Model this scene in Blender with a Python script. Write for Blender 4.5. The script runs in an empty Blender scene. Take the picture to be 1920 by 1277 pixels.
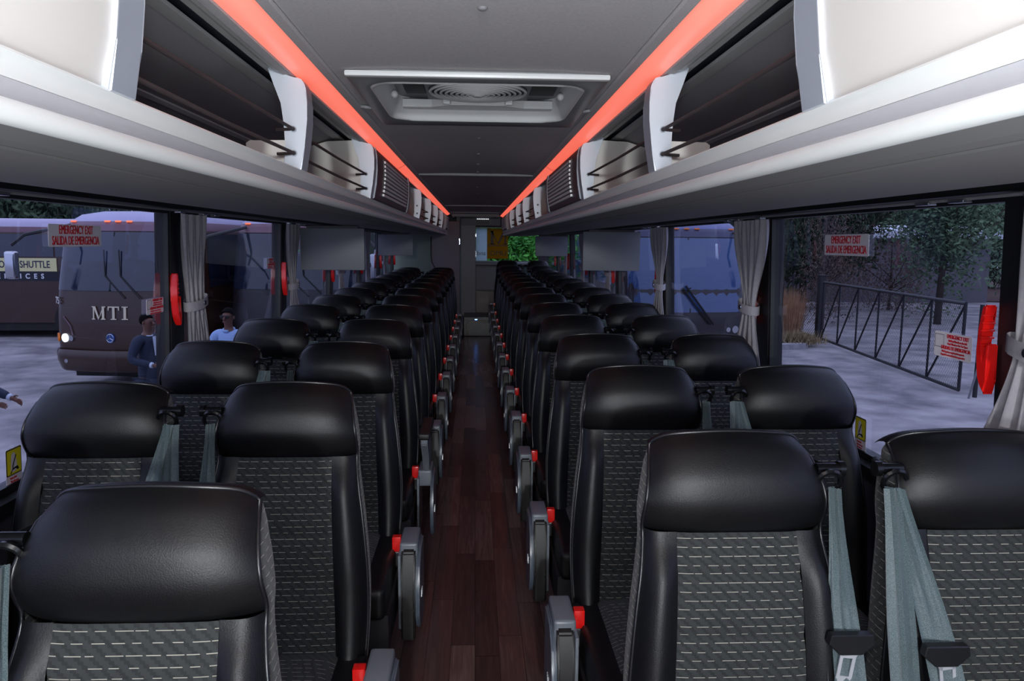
import bpy, bmesh, math, random
from mathutils import Vector, Matrix
random.seed(7)
sc = bpy.context.scene
COL = sc.collection
PI = math.pi

# ---------------------------------------------------------------- camera, light, exposure
F_PX, W_PX = 1400.0, 1920.0
def cam_basis(pitch, yaw, roll):
    f = Vector((math.sin(yaw)*math.cos(pitch), math.cos(yaw)*math.cos(pitch), -math.sin(pitch)))
    r = Vector((math.cos(yaw), -math.sin(yaw), 0)); u = r.cross(f)
    c, s = math.cos(roll), math.sin(roll)
    return r*c+u*s, -r*s+u*c, f
R_, U_, F_ = cam_basis(math.radians(7.483), math.radians(2.822), math.radians(0.5))
cam = bpy.data.cameras.new('camera'); cam.sensor_width = 36; cam.lens = F_PX/W_PX*36
cam.clip_start = 0.02; cam.clip_end = 400
co = bpy.data.objects.new('camera', cam); COL.objects.link(co)
m = Matrix((R_, U_, -F_)).transposed().to_4x4(); m.translation = Vector((0, 0, 1.54))
co.matrix_world = m
sc.camera = co

FLASH_W = 17.0
DEPTH_FILL_W = 380.0
CEILING_FILL_W = 46.0
SKY = 2.5
STRIP = 0.85
sc.view_settings.view_transform = 'Standard'; sc.view_settings.look = 'None'
sc.view_settings.gamma = 1; sc.view_settings.exposure = 0.0; sc.view_settings.use_curve_mapping = False

world = bpy.data.worlds.new('overcast_dusk'); sc.world = world; world.use_nodes = True
wn = world.node_tree; wn.nodes.clear()
tc = wn.nodes.new('ShaderNodeTexCoord'); sep = wn.nodes.new('ShaderNodeSeparateXYZ')
rmp = wn.nodes.new('ShaderNodeValToRGB'); bg = wn.nodes.new('ShaderNodeBackground'); wo = wn.nodes.new('ShaderNodeOutputWorld')
wn.links.new(tc.outputs['Generated'], sep.inputs[0]); wn.links.new(sep.outputs['Z'], rmp.inputs[0])
rmp.color_ramp.elements[0].position = 0.0; rmp.color_ramp.elements[0].color = (0.40, 0.45, 0.68, 1)
rmp.color_ramp.elements[1].position = 0.6; rmp.color_ramp.elements[1].color = (0.62, 0.68, 0.92, 1)
wn.links.new(rmp.outputs[0], bg.inputs[0]); bg.inputs[1].default_value = SKY
wn.links.new(bg.outputs[0], wo.inputs[0])

# the photographer's flash, held a hand's breadth over the lens
def lamp(name, ty, loc, w, col=(1, 1, 1), **kw):
    l = bpy.data.lights.new(name, ty); l.energy = w; l.color = col
    for k, v in kw.items(): setattr(l, k, v)
    o = bpy.data.objects.new(name, l); COL.objects.link(o); o.location = loc; return o
lamp('camera_flash', 'POINT', (0.0, -0.05, 1.80), FLASH_W, (0.94, 0.98, 1.0), shadow_soft_size=0.035)
# added light far behind the camera, evens the flash falloff down the coach
lamp('depth_fill', 'POINT', (0.0, -3.0, 1.80), DEPTH_FILL_W, (0.93, 0.98, 1.0), shadow_soft_size=0.06)
sb = lamp('ceiling_fill', 'AREA', (0.0, -0.45, 1.12), CEILING_FILL_W, (0.90, 0.96, 1.0), shape='RECTANGLE', size=0.9, size_y=0.7)  # added fill that brightens ceiling and racks, not a lamp of the coach
sb.rotation_euler = (math.radians(162), 0, 0)     # bounced off the ceiling

# ---------------------------------------------------------------- helpers
def lin(c):
    c /= 255.0
    return c/12.92 if c <= 0.04045 else ((c+0.055)/1.055)**2.4
def rgb(r, g, b): return (lin(r), lin(g), lin(b), 1)
class NT:
    def __init__(s, mat): s.t = mat.node_tree; s.b = s.t.nodes.get('Principled BSDF')
    def n(s, ty, **kw):
        x = s.t.nodes.new(ty)
        for k, v in kw.items(): setattr(x, k, v)
        return x
    def l(s, a, b): s.t.links.new(a, b)
    def math(s, op, a, b=None, c=None):
        x = s.n('ShaderNodeMath', operation=op)
        for i, v in enumerate((a, b, c)):
            if v is None: continue
            if isinstance(v, (int, float)): x.inputs[i].default_value = v
            else: s.l(v, x.inputs[i])
        return x.outputs[0]
def mat(name, col, rough=0.5, metal=0.0, spec=0.5, noise=None, bump=None, emit=None, coat=0.0, coord='Object'):
    """noise=(scale, second colour, contrast), bump=(scale, strength)"""
    m = bpy.data.materials.new(name); m.use_nodes = True; t = NT(m); b = t.b
    b.inputs['Base Color'].default_value = col; b.inputs['Roughness'].default_value = rough
    b.inputs['Metallic'].default_value = metal; b.inputs['Specular IOR Level'].default_value = spec
    b.inputs['Coat Weight'].default_value = coat
    c = t.n('ShaderNodeTexCoord').outputs[coord]
    if noise:
        nz = t.n('ShaderNodeTexNoise'); nz.inputs['Scale'].default_value = noise[0]; nz.inputs['Detail'].default_value = 5
        t.l(c, nz.inputs['Vector'])
        r = t.n('ShaderNodeValToRGB'); k = noise[2] if len(noise) > 2 else 0.2
        r.color_ramp.elements[0].position = 0.5-k; r.color_ramp.elements[0].color = col
        r.color_ramp.elements[1].position = 0.5+k; r.color_ramp.elements[1].color = noise[1]
        t.l(nz.outputs[0], r.inputs[0]); t.l(r.outputs[0], b.inputs['Base Color'])
    if bump:
        nb = t.n('ShaderNodeTexNoise'); nb.inputs['Scale'].default_value = bump[0]; nb.inputs['Detail'].default_value = 4
        t.l(c, nb.inputs['Vector'])
        bp = t.n('ShaderNodeBump'); bp.inputs['Strength'].default_value = bump[1]; bp.inputs['Distance'].default_value = 0.002
        t.l(nb.outputs[0], bp.inputs['Height']); t.l(bp.outputs[0], b.inputs['Normal'])
    if emit:
        b.inputs['Emission Color'].default_value = emit[0]; b.inputs['Emission Strength'].default_value = emit[1]
    return m
def mesh_obj(name, bm_or_data, mats, parent=None, smooth=False, angle=None):
    if isinstance(bm_or_data, bmesh.types.BMesh):
        me = bpy.data.meshes.new(name); bmesh.ops.recalc_face_normals(bm_or_data, faces=bm_or_data.faces[:])
        bm_or_data.to_mesh(me); bm_or_data.free()
    else: me = bm_or_data
    if not isinstance(mats, (list, tuple)): mats = [mats]
    for x in mats: me.materials.append(x)
    if smooth:
        me.shade_smooth()
        if angle is not None:
            me.set_sharp_from_angle(angle=math.radians(angle))
    o = bpy.data.objects.new(name, me); COL.objects.link(o)
    if parent: o.parent = parent
    return o
def tag(o, label, cat, group=None):
    o['label'] = label; o['category'] = cat
    if group: o['group'] = group
    return o
def struct(o): o['kind'] = 'structure'; return o
def empty(name, loc, rz=0):
    o = bpy.data.objects.new(name, None); COL.objects.link(o); o.location = loc; o.rotation_euler = (0, 0, rz)
    o.empty_display_size = 0.1; return o
def copy_tree(o, parent=None):
    c = o.copy(); COL.objects.link(c)
    if parent: c.parent = parent
    for ch in [x for x in kids.get(o.name, [])]: copy_tree(ch, c)
    return c
kids = {}
def index_kids():
    kids.clear()
    for o in bpy.data.objects:
        if o.parent: kids.setdefault(o.parent.name, []).append(o)
B = lambda: bmesh.new()
def box(bm, x0, x1, y0, y1, z0, z1, bev=0.0, seg=2, mi=0, M=None):
    vs = [bm.verts.new((x, y, z)) for x in (x0, x1) for y in (y0, y1) for z in (z0, z1)]
    fs = [bm.faces.new([vs[i] for i in q]) for q in ((0,1,3,2),(4,6,7,5),(0,4,5,1),(2,3,7,6),(0,2,6,4),(1,5,7,3))]
    for f in fs: f.material_index = mi
    if bev > 0:
        es = list({e for f in fs for e in f.edges})
        r = bmesh.ops.bevel(bm, geom=es, offset=bev, segments=seg, affect='EDGES', profile=0.6)
        for f in r['faces']: f.material_index = mi
        vs = list({v for f in r['faces'] for v in f.verts})
    if M is not None:
        bmesh.ops.transform(bm, matrix=M, verts=list({v for v in vs if v.is_valid}))
    return bm
def prism(bm, pts, axis, a0, a1, mi=0):
    """closed 2-D outline extruded along axis ('x': pts are (y,z); 'y': (x,z); 'z': (x,y))"""
    def P(p, a): return {'x': (a, p[0], p[1]), 'y': (p[0], a, p[1]), 'z': (p[0], p[1], a)}[axis]
    A = [bm.verts.new(P(p, a0)) for p in pts]; Bv = [bm.verts.new(P(p, a1)) for p in pts]
    n = len(pts)
    fs = [bm.faces.new((A[i], A[(i+1) % n], Bv[(i+1) % n], Bv[i])) for i in range(n)]
    fs.append(bm.faces.new(A[::-1])); fs.append(bm.faces.new(Bv))
    for f in fs: f.material_index = mi
    return bm
def sheet(bm, prof, y0, y1, mi=0, sx=1, closed=False):
    """open profile of (x,z) extruded along y"""
    A = [bm.verts.new((sx*p[0], y0, p[1])) for p in prof]; Bv = [bm.verts.new((sx*p[0], y1, p[1])) for p in prof]
    for i in range(len(prof)-1):
        bm.faces.new((A[i], A[i+1], Bv[i+1], Bv[i])).material_index = mi
    return bm
def tube(bm, pts, r, n=8, cap=True, mi=0, closed=False):
    pts = [Vector(p) for p in pts]; rings = []
    rr = r if isinstance(r, (list, tuple)) else [r]*len(pts)
    nrm = None; N = len(pts)
    for i, p in enumerate(pts):
        if closed: d = pts[(i+1) % N]-pts[i-1]
        else: d = pts[min(i+1, N-1)]-pts[max(i-1, 0)]
        d.normalize()
        if nrm is None:
            nrm = d.orthogonal().normalized()
        nrm = (nrm - d*nrm.dot(d)).normalized(); bt = d.cross(nrm)
        rings.append([bm.verts.new(p+(nrm*math.cos(2*PI*k/n)+bt*math.sin(2*PI*k/n))*rr[i]) for k in range(n)])
    for i in range(N if closed else N-1):
        a, b = rings[i], rings[(i+1) % N]
        for k in range(n): bm.faces.new((a[k], a[(k+1) % n], b[(k+1) % n], b[k])).material_index = mi
    if cap and not closed:
        bm.faces.new(rings[0][::-1]).material_index = mi; bm.faces.new(rings[-1]).material_index = mi
    return bm
def ball(bm, c, r, sc_=(1, 1, 1), u=12, v=8, mi=0):
    M = Matrix.Translation(c) @ Matrix.Diagonal((r*sc_[0], r*sc_[1], r*sc_[2], 1))
    g = bmesh.ops.create_uvsphere(bm, u_segments=u, v_segments=v, radius=1, matrix=M)
    for f in {f for x in g['verts'] for f in x.link_faces}: f.material_index = mi
    return bm
def disc(bm, c, r, h, axis='z', n=24, mi=0):
    a = {'z': Matrix(), 'y': Matrix.Rotation(PI/2, 4, 'X'), 'x': Matrix.Rotation(PI/2, 4, 'Y')}[axis]
    g = bmesh.ops.create_cone(bm, cap_ends=True, segments=n, radius1=r, radius2=r, depth=h, matrix=Matrix.Translation(c) @ a)
    for f in {f for x in g['verts'] for f in x.link_faces}: f.material_index = mi
    return bm
def grid(bm, fn, us, vs, mi=0):
    V = [[bm.verts.new(fn(u, v)) for u in us] for v in vs]
    for j in range(len(vs)-1):
        for i in range(len(us)-1):
            q = [V[j][i], V[j][i+1], V[j+1][i+1], V[j+1][i]]
            f = bm.faces.new(q); f.material_index = mi
    return V
def lerp(a, b, t): return a+(b-a)*t
def interp(tab, x):
    if x <= tab[0][0]: return tab[0][1]
    for (a, va), (b, vb) in zip(tab, tab[1:]):
        if x <= b:
            t = (x-a)/(b-a); return lerp(va, vb, t)
    return tab[-1][1]
def smooth(t): t = max(0, min(1, t)); return t*t*(3-2*t)
def rect_pts(x0, x1, y0, y1, r, n=5):
    out = []
    for cx, cy, a0 in ((x1-r, y1-r, 0), (x0+r, y1-r, 90), (x0+r, y0+r, 180), (x1-r, y0+r, 270)):
        for k in range(n+1):
            a = math.radians(a0+90*k/n); out.append((cx+r*math.cos(a), cy+r*math.sin(a)))
    return out
def text_mesh(txt, size, M, bold=0.0, sx=1.0, ext=0.001, align='CENTER'):
    cu = bpy.data.curves.new('t', 'FONT'); cu.body = txt; cu.size = size; cu.align_x = align; cu.align_y = 'CENTER'
    cu.offset = bold; cu.extrude = ext; cu.resolution_u = 3
    to = bpy.data.objects.new('t', cu)
    me = bpy.data.meshes.new_from_object(to)
    bpy.data.objects.remove(to); bpy.data.curves.remove(cu)
    me.transform(M @ Matrix.Diagonal((sx, 1, 1, 1)))
    return me
def lettering(name, txt, size, M, material, parent, bold=0.0, sx=1.0, ext=0.001):
    me = text_mesh(txt, size, M, bold, sx, ext)
    me.materials.clear()
    return mesh_obj(name, me, material, parent)
def join_text(lines, base):
    """several text meshes in one bmesh; lines = (text,size,x,y,bold,sx)"""
    bm = B()
    for (t, s, x, y, b, sx) in lines:
        me = text_mesh(t, s, base @ Matrix.Translation((x, y, 0)), b, sx); bm.from_mesh(me); bpy.data.meshes.remove(me)
    for f in bm.faces: f.material_index = 0
    return bm

def serif_letters(txt, h, adv):
    '''slab-serif capitals M, T, I as flat outlines with depth; returns bmesh in x/z, centred'''
    bm = B(); st, th, se = .20*h, .07*h, .10*h
    widths = {'M': 1.20*h, 'T': .95*h, 'I': .50*h}
    tot = sum(widths[c] for c in txt)+adv*(len(txt)-1); x = -tot/2
    def q(pts): prism(bm, pts, 'y', -.006, .006)
    for c in txt:
        w = widths[c]; b, t = -h/2, h/2
        if c == 'I':
            m_ = x+w/2; q([(m_-st/2, b), (m_+st/2, b), (m_+st/2, t), (m_-st/2, t)])
            for z in (b, t-th): q([(x, z), (x+w, z), (x+w, z+th), (x, z+th)])
        elif c == 'T':
            m_ = x+w/2; q([(m_-st/2, b), (m_+st/2, b), (m_+st/2, t), (m_-st/2, t)]); q([(x, t-th*1.2), (x+w, t-th*1.2), (x+w, t), (x, t)])
            q([(m_-st*1.2, b), (m_+st*1.2, b), (m_+st*1.2, b+th), (m_-st*1.2, b+th)])
            for a, d in ((x, 1), (x+w, -1)): q([(a, t-h*.30), (a+d*th*.9, t-h*.30), (a+d*th*1.4, t-th), (a, t-th)])
        else:
            l, r = x+se, x+w-se; tn = .10*h
            q([(l, b), (l+tn, b), (l+tn, t), (l, t)]); q([(r-st, b), (r, b), (r, t), (r-st, t)])
            m_ = (l+r)/2; q([(l, t), (l+st, t), (m_+tn*.5, b+.1*h), (m_-tn*.3, b)]); q([(r, t), (r-tn, t), (m_-tn*.3, b), (m_+tn*.6, b+.12*h)])
            for (u0, u1, z) in ((x, l+tn+se, b), (r-st-se, x+w, b), (x, l+st*.8, t-th), (r-st*.9, x+w, t-th)): q([(u0, z), (u1, z), (u1, z+th), (u0, z+th)])
        x += w+adv
    return bm

# ---------------------------------------------------------------- materials
M_ceil = mat('ceiling_fabric', rgb(186, 182, 184), 0.9, noise=(160, rgb(178, 175, 177), 0.1), bump=(500, 0.15))
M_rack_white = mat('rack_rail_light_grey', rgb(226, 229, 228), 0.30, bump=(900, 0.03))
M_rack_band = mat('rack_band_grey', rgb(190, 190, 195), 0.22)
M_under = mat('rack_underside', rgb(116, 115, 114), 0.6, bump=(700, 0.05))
M_groove = mat('black_rubber', rgb(22, 22, 22), 0.7)
M_plate = mat('divider_silver', rgb(190, 196, 206), 0.35, metal=0.15, bump=(900, 0.03))
M_plate_side = mat('divider_edge_grey', rgb(150, 156, 168), 0.4)
M_cream = mat('cream_panel', rgb(216, 212, 207), 0.6, bump=(600, 0.04))
M_char = mat('charcoal_bin_liner', rgb(150, 148, 149), 0.8, noise=(300, rgb(142, 140, 142), 0.2))
M_ledge = mat('bin_trim_grey', rgb(196, 196, 194), 0.6)
M_cord = mat('bungee_cord', rgb(62, 52, 54), 0.8, bump=(900, 0.3))
M_maroon = mat('return_air_frame', rgb(70, 56, 64), 0.4)
M_slat = mat('white_slats', rgb(240, 240, 240), 0.5)
M_dark = mat('dark_plastic', rgb(28, 28, 32), 0.45)
M_blackgl = mat('gloss_black_plastic', rgb(14, 14, 16), 0.22)
M_post = mat('window_post_black', rgb(12, 12, 14), 0.5)
M_wall = mat('side_wall_trim', rgb(52, 50, 54), 0.7)
M_greyt = mat('grey_trim', rgb(118, 118, 122), 0.5)
M_hatch = mat('hatch_white_plastic', rgb(206, 208, 210), 0.35)
M_hatch2 = mat('hatch_grey_plastic', rgb(128, 132, 136), 0.38)
M_chrome = mat('polished_metal', rgb(205, 208, 214), 0.15, metal=1.0)
M_steel = mat('satin_steel', rgb(196, 198, 202), 0.35, metal=0.3)
M_leather = mat('black_leather', rgb(11, 11, 13), 0.47, spec=0.42, bump=(420, 0.25))
M_pipe = mat('leather_piping', rgb(22, 22, 25), 0.33, spec=0.6)
M_red = mat('red_plastic', rgb(225, 24, 20), 0.25, spec=0.6)
M_webtip = mat('belt_plastic', rgb(24, 24, 27), 0.4)
M_armgrey = mat('armrest_grey', rgb(112, 118, 126), 0.35)
M_shield = mat('armrest_shield_slate', rgb(84, 94, 106), 0.3)
M_armpad = mat('armrest_pad', rgb(26, 25, 25), 0.5)
M_curtain = mat('curtain_fabric', rgb(158, 154, 158), 0.85, noise=(60, rgb(148, 144, 150), 0.2), bump=(700, 0.2))
M_white = mat('sticker_white', rgb(222, 216, 222), 0.4)
M_redink = mat('sticker_red_ink', rgb(190, 20, 34), 0.5)
M_black = mat('ink_black', rgb(12, 12, 14), 0.5)
M_yellow = mat('sticker_yellow', rgb(226, 214, 20), 0.45)
M_monitor = mat('monitor_housing', rgb(108, 111, 116), 0.5, bump=(800, 0.05))
M_strip = mat('red_light_strip', rgb(245, 190, 175), 0.4, emit=((1.0, 0.15, 0.09, 1), STRIP))

def m_glass(name, tint, rough=0.0, refl=0.10):
    m = bpy.data.materials.new(name); m.use_nodes = True; t = NT(m); t.t.nodes.clear()
    o = t.n('ShaderNodeOutputMaterial'); tr = t.n('ShaderNodeBsdfTransparent'); tr.inputs[0].default_value = tint
    g = t.n('ShaderNodeBsdfGlossy'); g.inputs['Roughness'].default_value = rough; g.inputs[0].default_value = (0.9, 0.93, 1, 1)
    lw = t.n('ShaderNodeFresnel'); geo = t.n('ShaderNodeNewGeometry')      # same reflectance from both sides of the thin pane
    t.l(t.math('ADD', 1.5, t.math('MULTIPLY', geo.outputs['Backfacing'], 1/1.5-1.5)), lw.inputs['IOR'])
    k = t.math('MULTIPLY', lw.outputs[0], refl*10)
    mx = t.n('ShaderNodeMixShader'); t.l(k, mx.inputs[0]); t.l(tr.outputs[0], mx.inputs[1]); t.l(g.outputs[0], mx.inputs[2])
    t.l(mx.outputs[0], o.inputs[0]); return m
M_glass = m_glass('tinted_window_glass', (0.42, 0.44, 0.53, 1), 0.0, 0.1)
def m_film(name, col, tr=.5):
    m = bpy.data.materials.new(name); m.use_nodes = True; t = NT(m); t.t.nodes.clear()
    o = t.n('ShaderNodeOutputMaterial'); a = t.n('ShaderNodeBsdfTranslucent'); a.inputs[0].default_value = col
    b_ = t.n('ShaderNodeBsdfDiffuse'); b_.inputs[0].default_value = col
    mx = t.n('ShaderNodeMixShader'); mx.inputs[0].default_value = tr; t.l(b_.outputs[0], mx.inputs[1]); t.l(a.outputs[0], mx.inputs[2])
    t.l(mx.outputs[0], o.inputs[0]); return m
M_rearglass = m_glass('rear_window_glass', (0.55, 0.60, 0.66, 1), 0.0, 0.08)

def m_fabric():
    m = bpy.data.materials.new('seat_fabric_dashed'); m.use_nodes = True; t = NT(m); b = t.b
    s = t.n('ShaderNodeSeparateXYZ'); t.l(t.n('ShaderNodeTexCoord').outputs['Object'], s.inputs[0])
    X, Y, Z = s.outputs
    v = t.math('SUBTRACT', Z, t.math('MULTIPLY', t.math('MINIMUM', Y, -0.195), 0.9))       # runs on over the cushion
    u = t.math('ADD', X, Y)
    r = t.math('DIVIDE', v, 0.0165); row = t.math('FLOOR', r); fr = t.math('SUBTRACT', r, row)
    line = t.math('LESS_THAN', fr, 0.075)
    wn_ = t.n('ShaderNodeTexWhiteNoise', noise_dimensions='1D'); t.l(row, wn_.inputs['W'])
    uu = t.math('ADD', t.math('DIVIDE', u, 0.030), t.math('MULTIPLY', wn_.outputs[0], 7.0))
    cu = t.math('FLOOR', uu); fu = t.math('SUBTRACT', uu, cu)
    w2 = t.n('ShaderNodeTexWhiteNoise', noise_dimensions='2D')
    cb = t.n('ShaderNodeCombineXYZ'); t.l(row, cb.inputs[0]); t.l(cu, cb.inputs[1]); t.l(cb.outputs[0], w2.inputs['Vector'])
    dash = t.math('LESS_THAN', fu, t.math('ADD', 0.42, t.math('MULTIPLY', w2.outputs[0], 0.5)))
    d = t.math('MULTIPLY', line, dash)
    # stepped zig-zag weave
    su = t.math('FLOOR', t.math('DIVIDE', u, 0.0045)); sv = t.math('FLOOR', t.math('DIVIDE', v, 0.0055))
    zz = t.math('MODULO', t.math('ADD', t.math('ADD', su, t.math('MULTIPLY', sv, 1.0)), 4000), 5.0)
    z1 = t.math('LESS_THAN', zz, 1.5)
    cr = t.n('ShaderNodeMix', data_type='RGBA'); t.l(z1, cr.inputs[0]); cr.inputs[6].default_value = rgb(39, 43, 43); cr.inputs[7].default_value = rgb(26, 29, 29)
    c2 = t.n('ShaderNodeMix', data_type='RGBA'); t.l(d, c2.inputs[0]); t.l(cr.outputs[2], c2.inputs[6]); c2.inputs[7].default_value = rgb(160, 156, 142)
    t.l(c2.outputs[2], b.inputs['Base Color']); b.inputs['Roughness'].default_value = 0.85
    b.inputs['Sheen Weight'].default_value = 0.15
    bp = t.n('ShaderNodeBump'); bp.inputs['Strength'].default_value = 0.5; bp.inputs['Distance'].default_value = 0.0012
    t.l(z1, bp.inputs['Height']); t.l(bp.outputs[0], b.inputs['Normal'])
    return m
M_fabric = m_fabric()
def m_web():
    m = bpy.data.materials.new('belt_webbing'); m.use_nodes = True; t = NT(m); b = t.b
    b.inputs['Base Color'].default_value = rgb(86, 104, 108); b.inputs['Roughness'].default_value = 0.5
    b.inputs['Sheen Weight'].default_value = 0.4
    nz = t.n('ShaderNodeTexNoise'); nz.inputs['Scale'].default_value = 900
    t.l(t.n('ShaderNodeTexCoord').outputs['Object'], nz.inputs['Vector'])
    r = t.n('ShaderNodeValToRGB'); r.color_ramp.elements[0].position = .4; r.color_ramp.elements[0].color = rgb(84, 104, 108)
    r.color_ramp.elements[1].position = .7; r.color_ramp.elements[1].color = rgb(150, 168, 172)
    t.l(nz.outputs[0], r.inputs[0]); t.l(r.outputs[0], b.inputs['Base Color'])
    return m
M_web = m_web()
def m_floor():
    m = bpy.data.materials.new('dark_wood_plank_vinyl'); m.use_nodes = True; t = NT(m); b = t.b
    s = t.n('ShaderNodeSeparateXYZ'); oc = t.n('ShaderNodeTexCoord').outputs['Object']; t.l(oc, s.inputs[0])
    X, Y, Z = s.outputs
    px = t.math('DIVIDE', X, 0.092); col = t.math('FLOOR', px); fx = t.math('SUBTRACT', px, col)
    w1 = t.n('ShaderNodeTexWhiteNoise', noise_dimensions='1D'); t.l(col, w1.inputs['W'])
    py = t.math('ADD', t.math('DIVIDE', Y, 0.85), t.math('MULTIPLY', w1.outputs[0], 5)); rw = t.math('FLOOR', py); fy = t.math('SUBTRACT', py, rw)
    cb = t.n('ShaderNodeCombineXYZ'); t.l(col, cb.inputs[0]); t.l(rw, cb.inputs[1])
    w2 = t.n('ShaderNodeTexWhiteNoise', noise_dimensions='2D'); t.l(cb.outputs[0], w2.inputs['Vector'])
    mp = t.n('ShaderNodeMapping'); mp.inputs['Scale'].default_value = (60, 3.5, 1); t.l(oc, mp.inputs[0])
    ad = t.n('ShaderNodeVectorMath', operation='ADD'); t.l(mp.outputs[0], ad.inputs[0])
    sc2 = t.n('ShaderNodeVectorMath', operation='SCALE'); t.l(cb.outputs[0], sc2.inputs[0]); sc2.inputs['Scale'].default_value = 13.7
    t.l(sc2.outputs[0], ad.inputs[1])
    nz = t.n('ShaderNodeTexNoise'); nz.inputs['Scale'].default_value = 1.0; nz.inputs['Detail'].default_value = 6; nz.inputs['Distortion'].default_value = 0.8
    t.l(ad.outputs[0], nz.inputs['Vector'])
    v = t.math('ADD', t.math('MULTIPLY', w2.outputs[0], 0.75), t.math('MULTIPLY', nz.outputs[0], 0.6))
    r = t.n('ShaderNodeValToRGB'); e = r.color_ramp.elements
    e[0].position = 0.15; e[0].color = rgb(66, 48, 48); e[1].position = 1.0; e[1].color = rgb(134, 112, 106)
    x = e.new(0.65); x.color = rgb(96, 74, 72)
    t.l(v, r.inputs[0])
    gap = t.math('MAXIMUM', t.math('LESS_THAN', fx, 0.018), t.math('LESS_THAN', fy, 0.003))
    mx = t.n('ShaderNodeMix', data_type='RGBA'); t.l(gap, mx.inputs[0]); t.l(r.outputs[0], mx.inputs[6]); mx.inputs[7].default_value = rgb(22, 14, 14)
    t.l(mx.outputs[2], b.inputs['Base Color']); b.inputs['Roughness'].default_value = 0.24
    bp = t.n('ShaderNodeBump'); bp.inputs['Strength'].default_value = 0.06; bp.inputs['Distance'].default_value = 0.001
    t.l(nz.outputs[0], bp.inputs['Height']); t.l(bp.outputs[0], b.inputs['Normal'])
    return m
M_floor = m_floor()

def wx(z): return 1.27 + (1.25-z)*0.037     # window wall leans in a little towards the roof
Y0, YL, YR = -3.4, 11.9, 13.35              # front of cabin, lavatory front, rear wall
POSTS = [-1.6, 0.03, 1.645, 3.20, 4.97, 6.62, 8.27, 9.92, 11.57]

# ================================================================ SHELL
bm = B(); box(bm, -1.32, 1.32, Y0, YR+.1, -0.08, 0)
fl_ = struct(mesh_obj('floor', bm, M_floor))
bm = B()
sheet(bm, [(-0.385, 1.974), (-0.37, 1.98), (-0.2, 1.985), (0.2, 1.985), (0.37, 1.98), (0.385, 1.974)], Y0, 2.085)
sheet(bm, [(-0.385, 1.974), (-0.37, 1.98), (-0.2, 1.985), (0.2, 1.985), (0.37, 1.98), (0.385, 1.974)], 2.82, YR)
for s in (-1, 1): sheet(bm, [(0.385, 1.974), (0.37, 1.98), (0.33, 1.982)], 2.085, 2.82, sx=s)
for s in (-1, 1):                                       # lips that hold the light strips
    sheet(bm, [(0.372, 1.975), (0.375, 1.968), (0.397, 1.967), (0.397, 1.979)], Y0, YR, sx=s)
    sheet(bm, [(0.457, 1.955), (0.459, 1.949), (0.480, 1.948), (0.482, 1.962)], Y0, YR, sx=s)
ceil = struct(mesh_obj('ceiling', bm, M_ceil))
bm = B(); box(bm, -1.33, 1.33, Y0-.1, 2.085, 2.16, 2.20); box(bm, -1.33, 1.33, 2.82, YR+.1, 2.16, 2.20)
box(bm, -1.33, 1.33, 2.085, 2.82, 2.16, 2.20)
for s in (-1, 1): prism(bm, [(s*1.245, 1.70), (s*1.30, 1.70), (s*1.33, 2.16), (s*1.27, 2.16)], 'y', Y0-.1, YR+.1)
struct(mesh_obj('roof', bm, M_wall))
for i, y in enumerate([5.0, 9.2, 11.3]):                 # ceiling joint strips
    bm = B(); box(bm, -0.375, 0.375, y-.007, y+.007, 1.970, 1.990, 0.002)
    o = mesh_obj('joint_strip', bm, M_greyt, ceil)
bm = B(); box(bm, -0.37, 0.37, 11.85, 11.89, 1.93, 1.99, 0.008); mesh_obj('joint_strip', bm, M_greyt, ceil)
for y in (0.9, 1.5, 3.3, 3.88, 4.38, 4.86, 6.2, 7.0):    # round stud covers
    bm = B(); ball(bm, (0.012, y, 1.984), 0.010, (1, 1, .55)); o = mesh_obj('stud_cap', bm, M_greyt, ceil, smooth=True)

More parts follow.
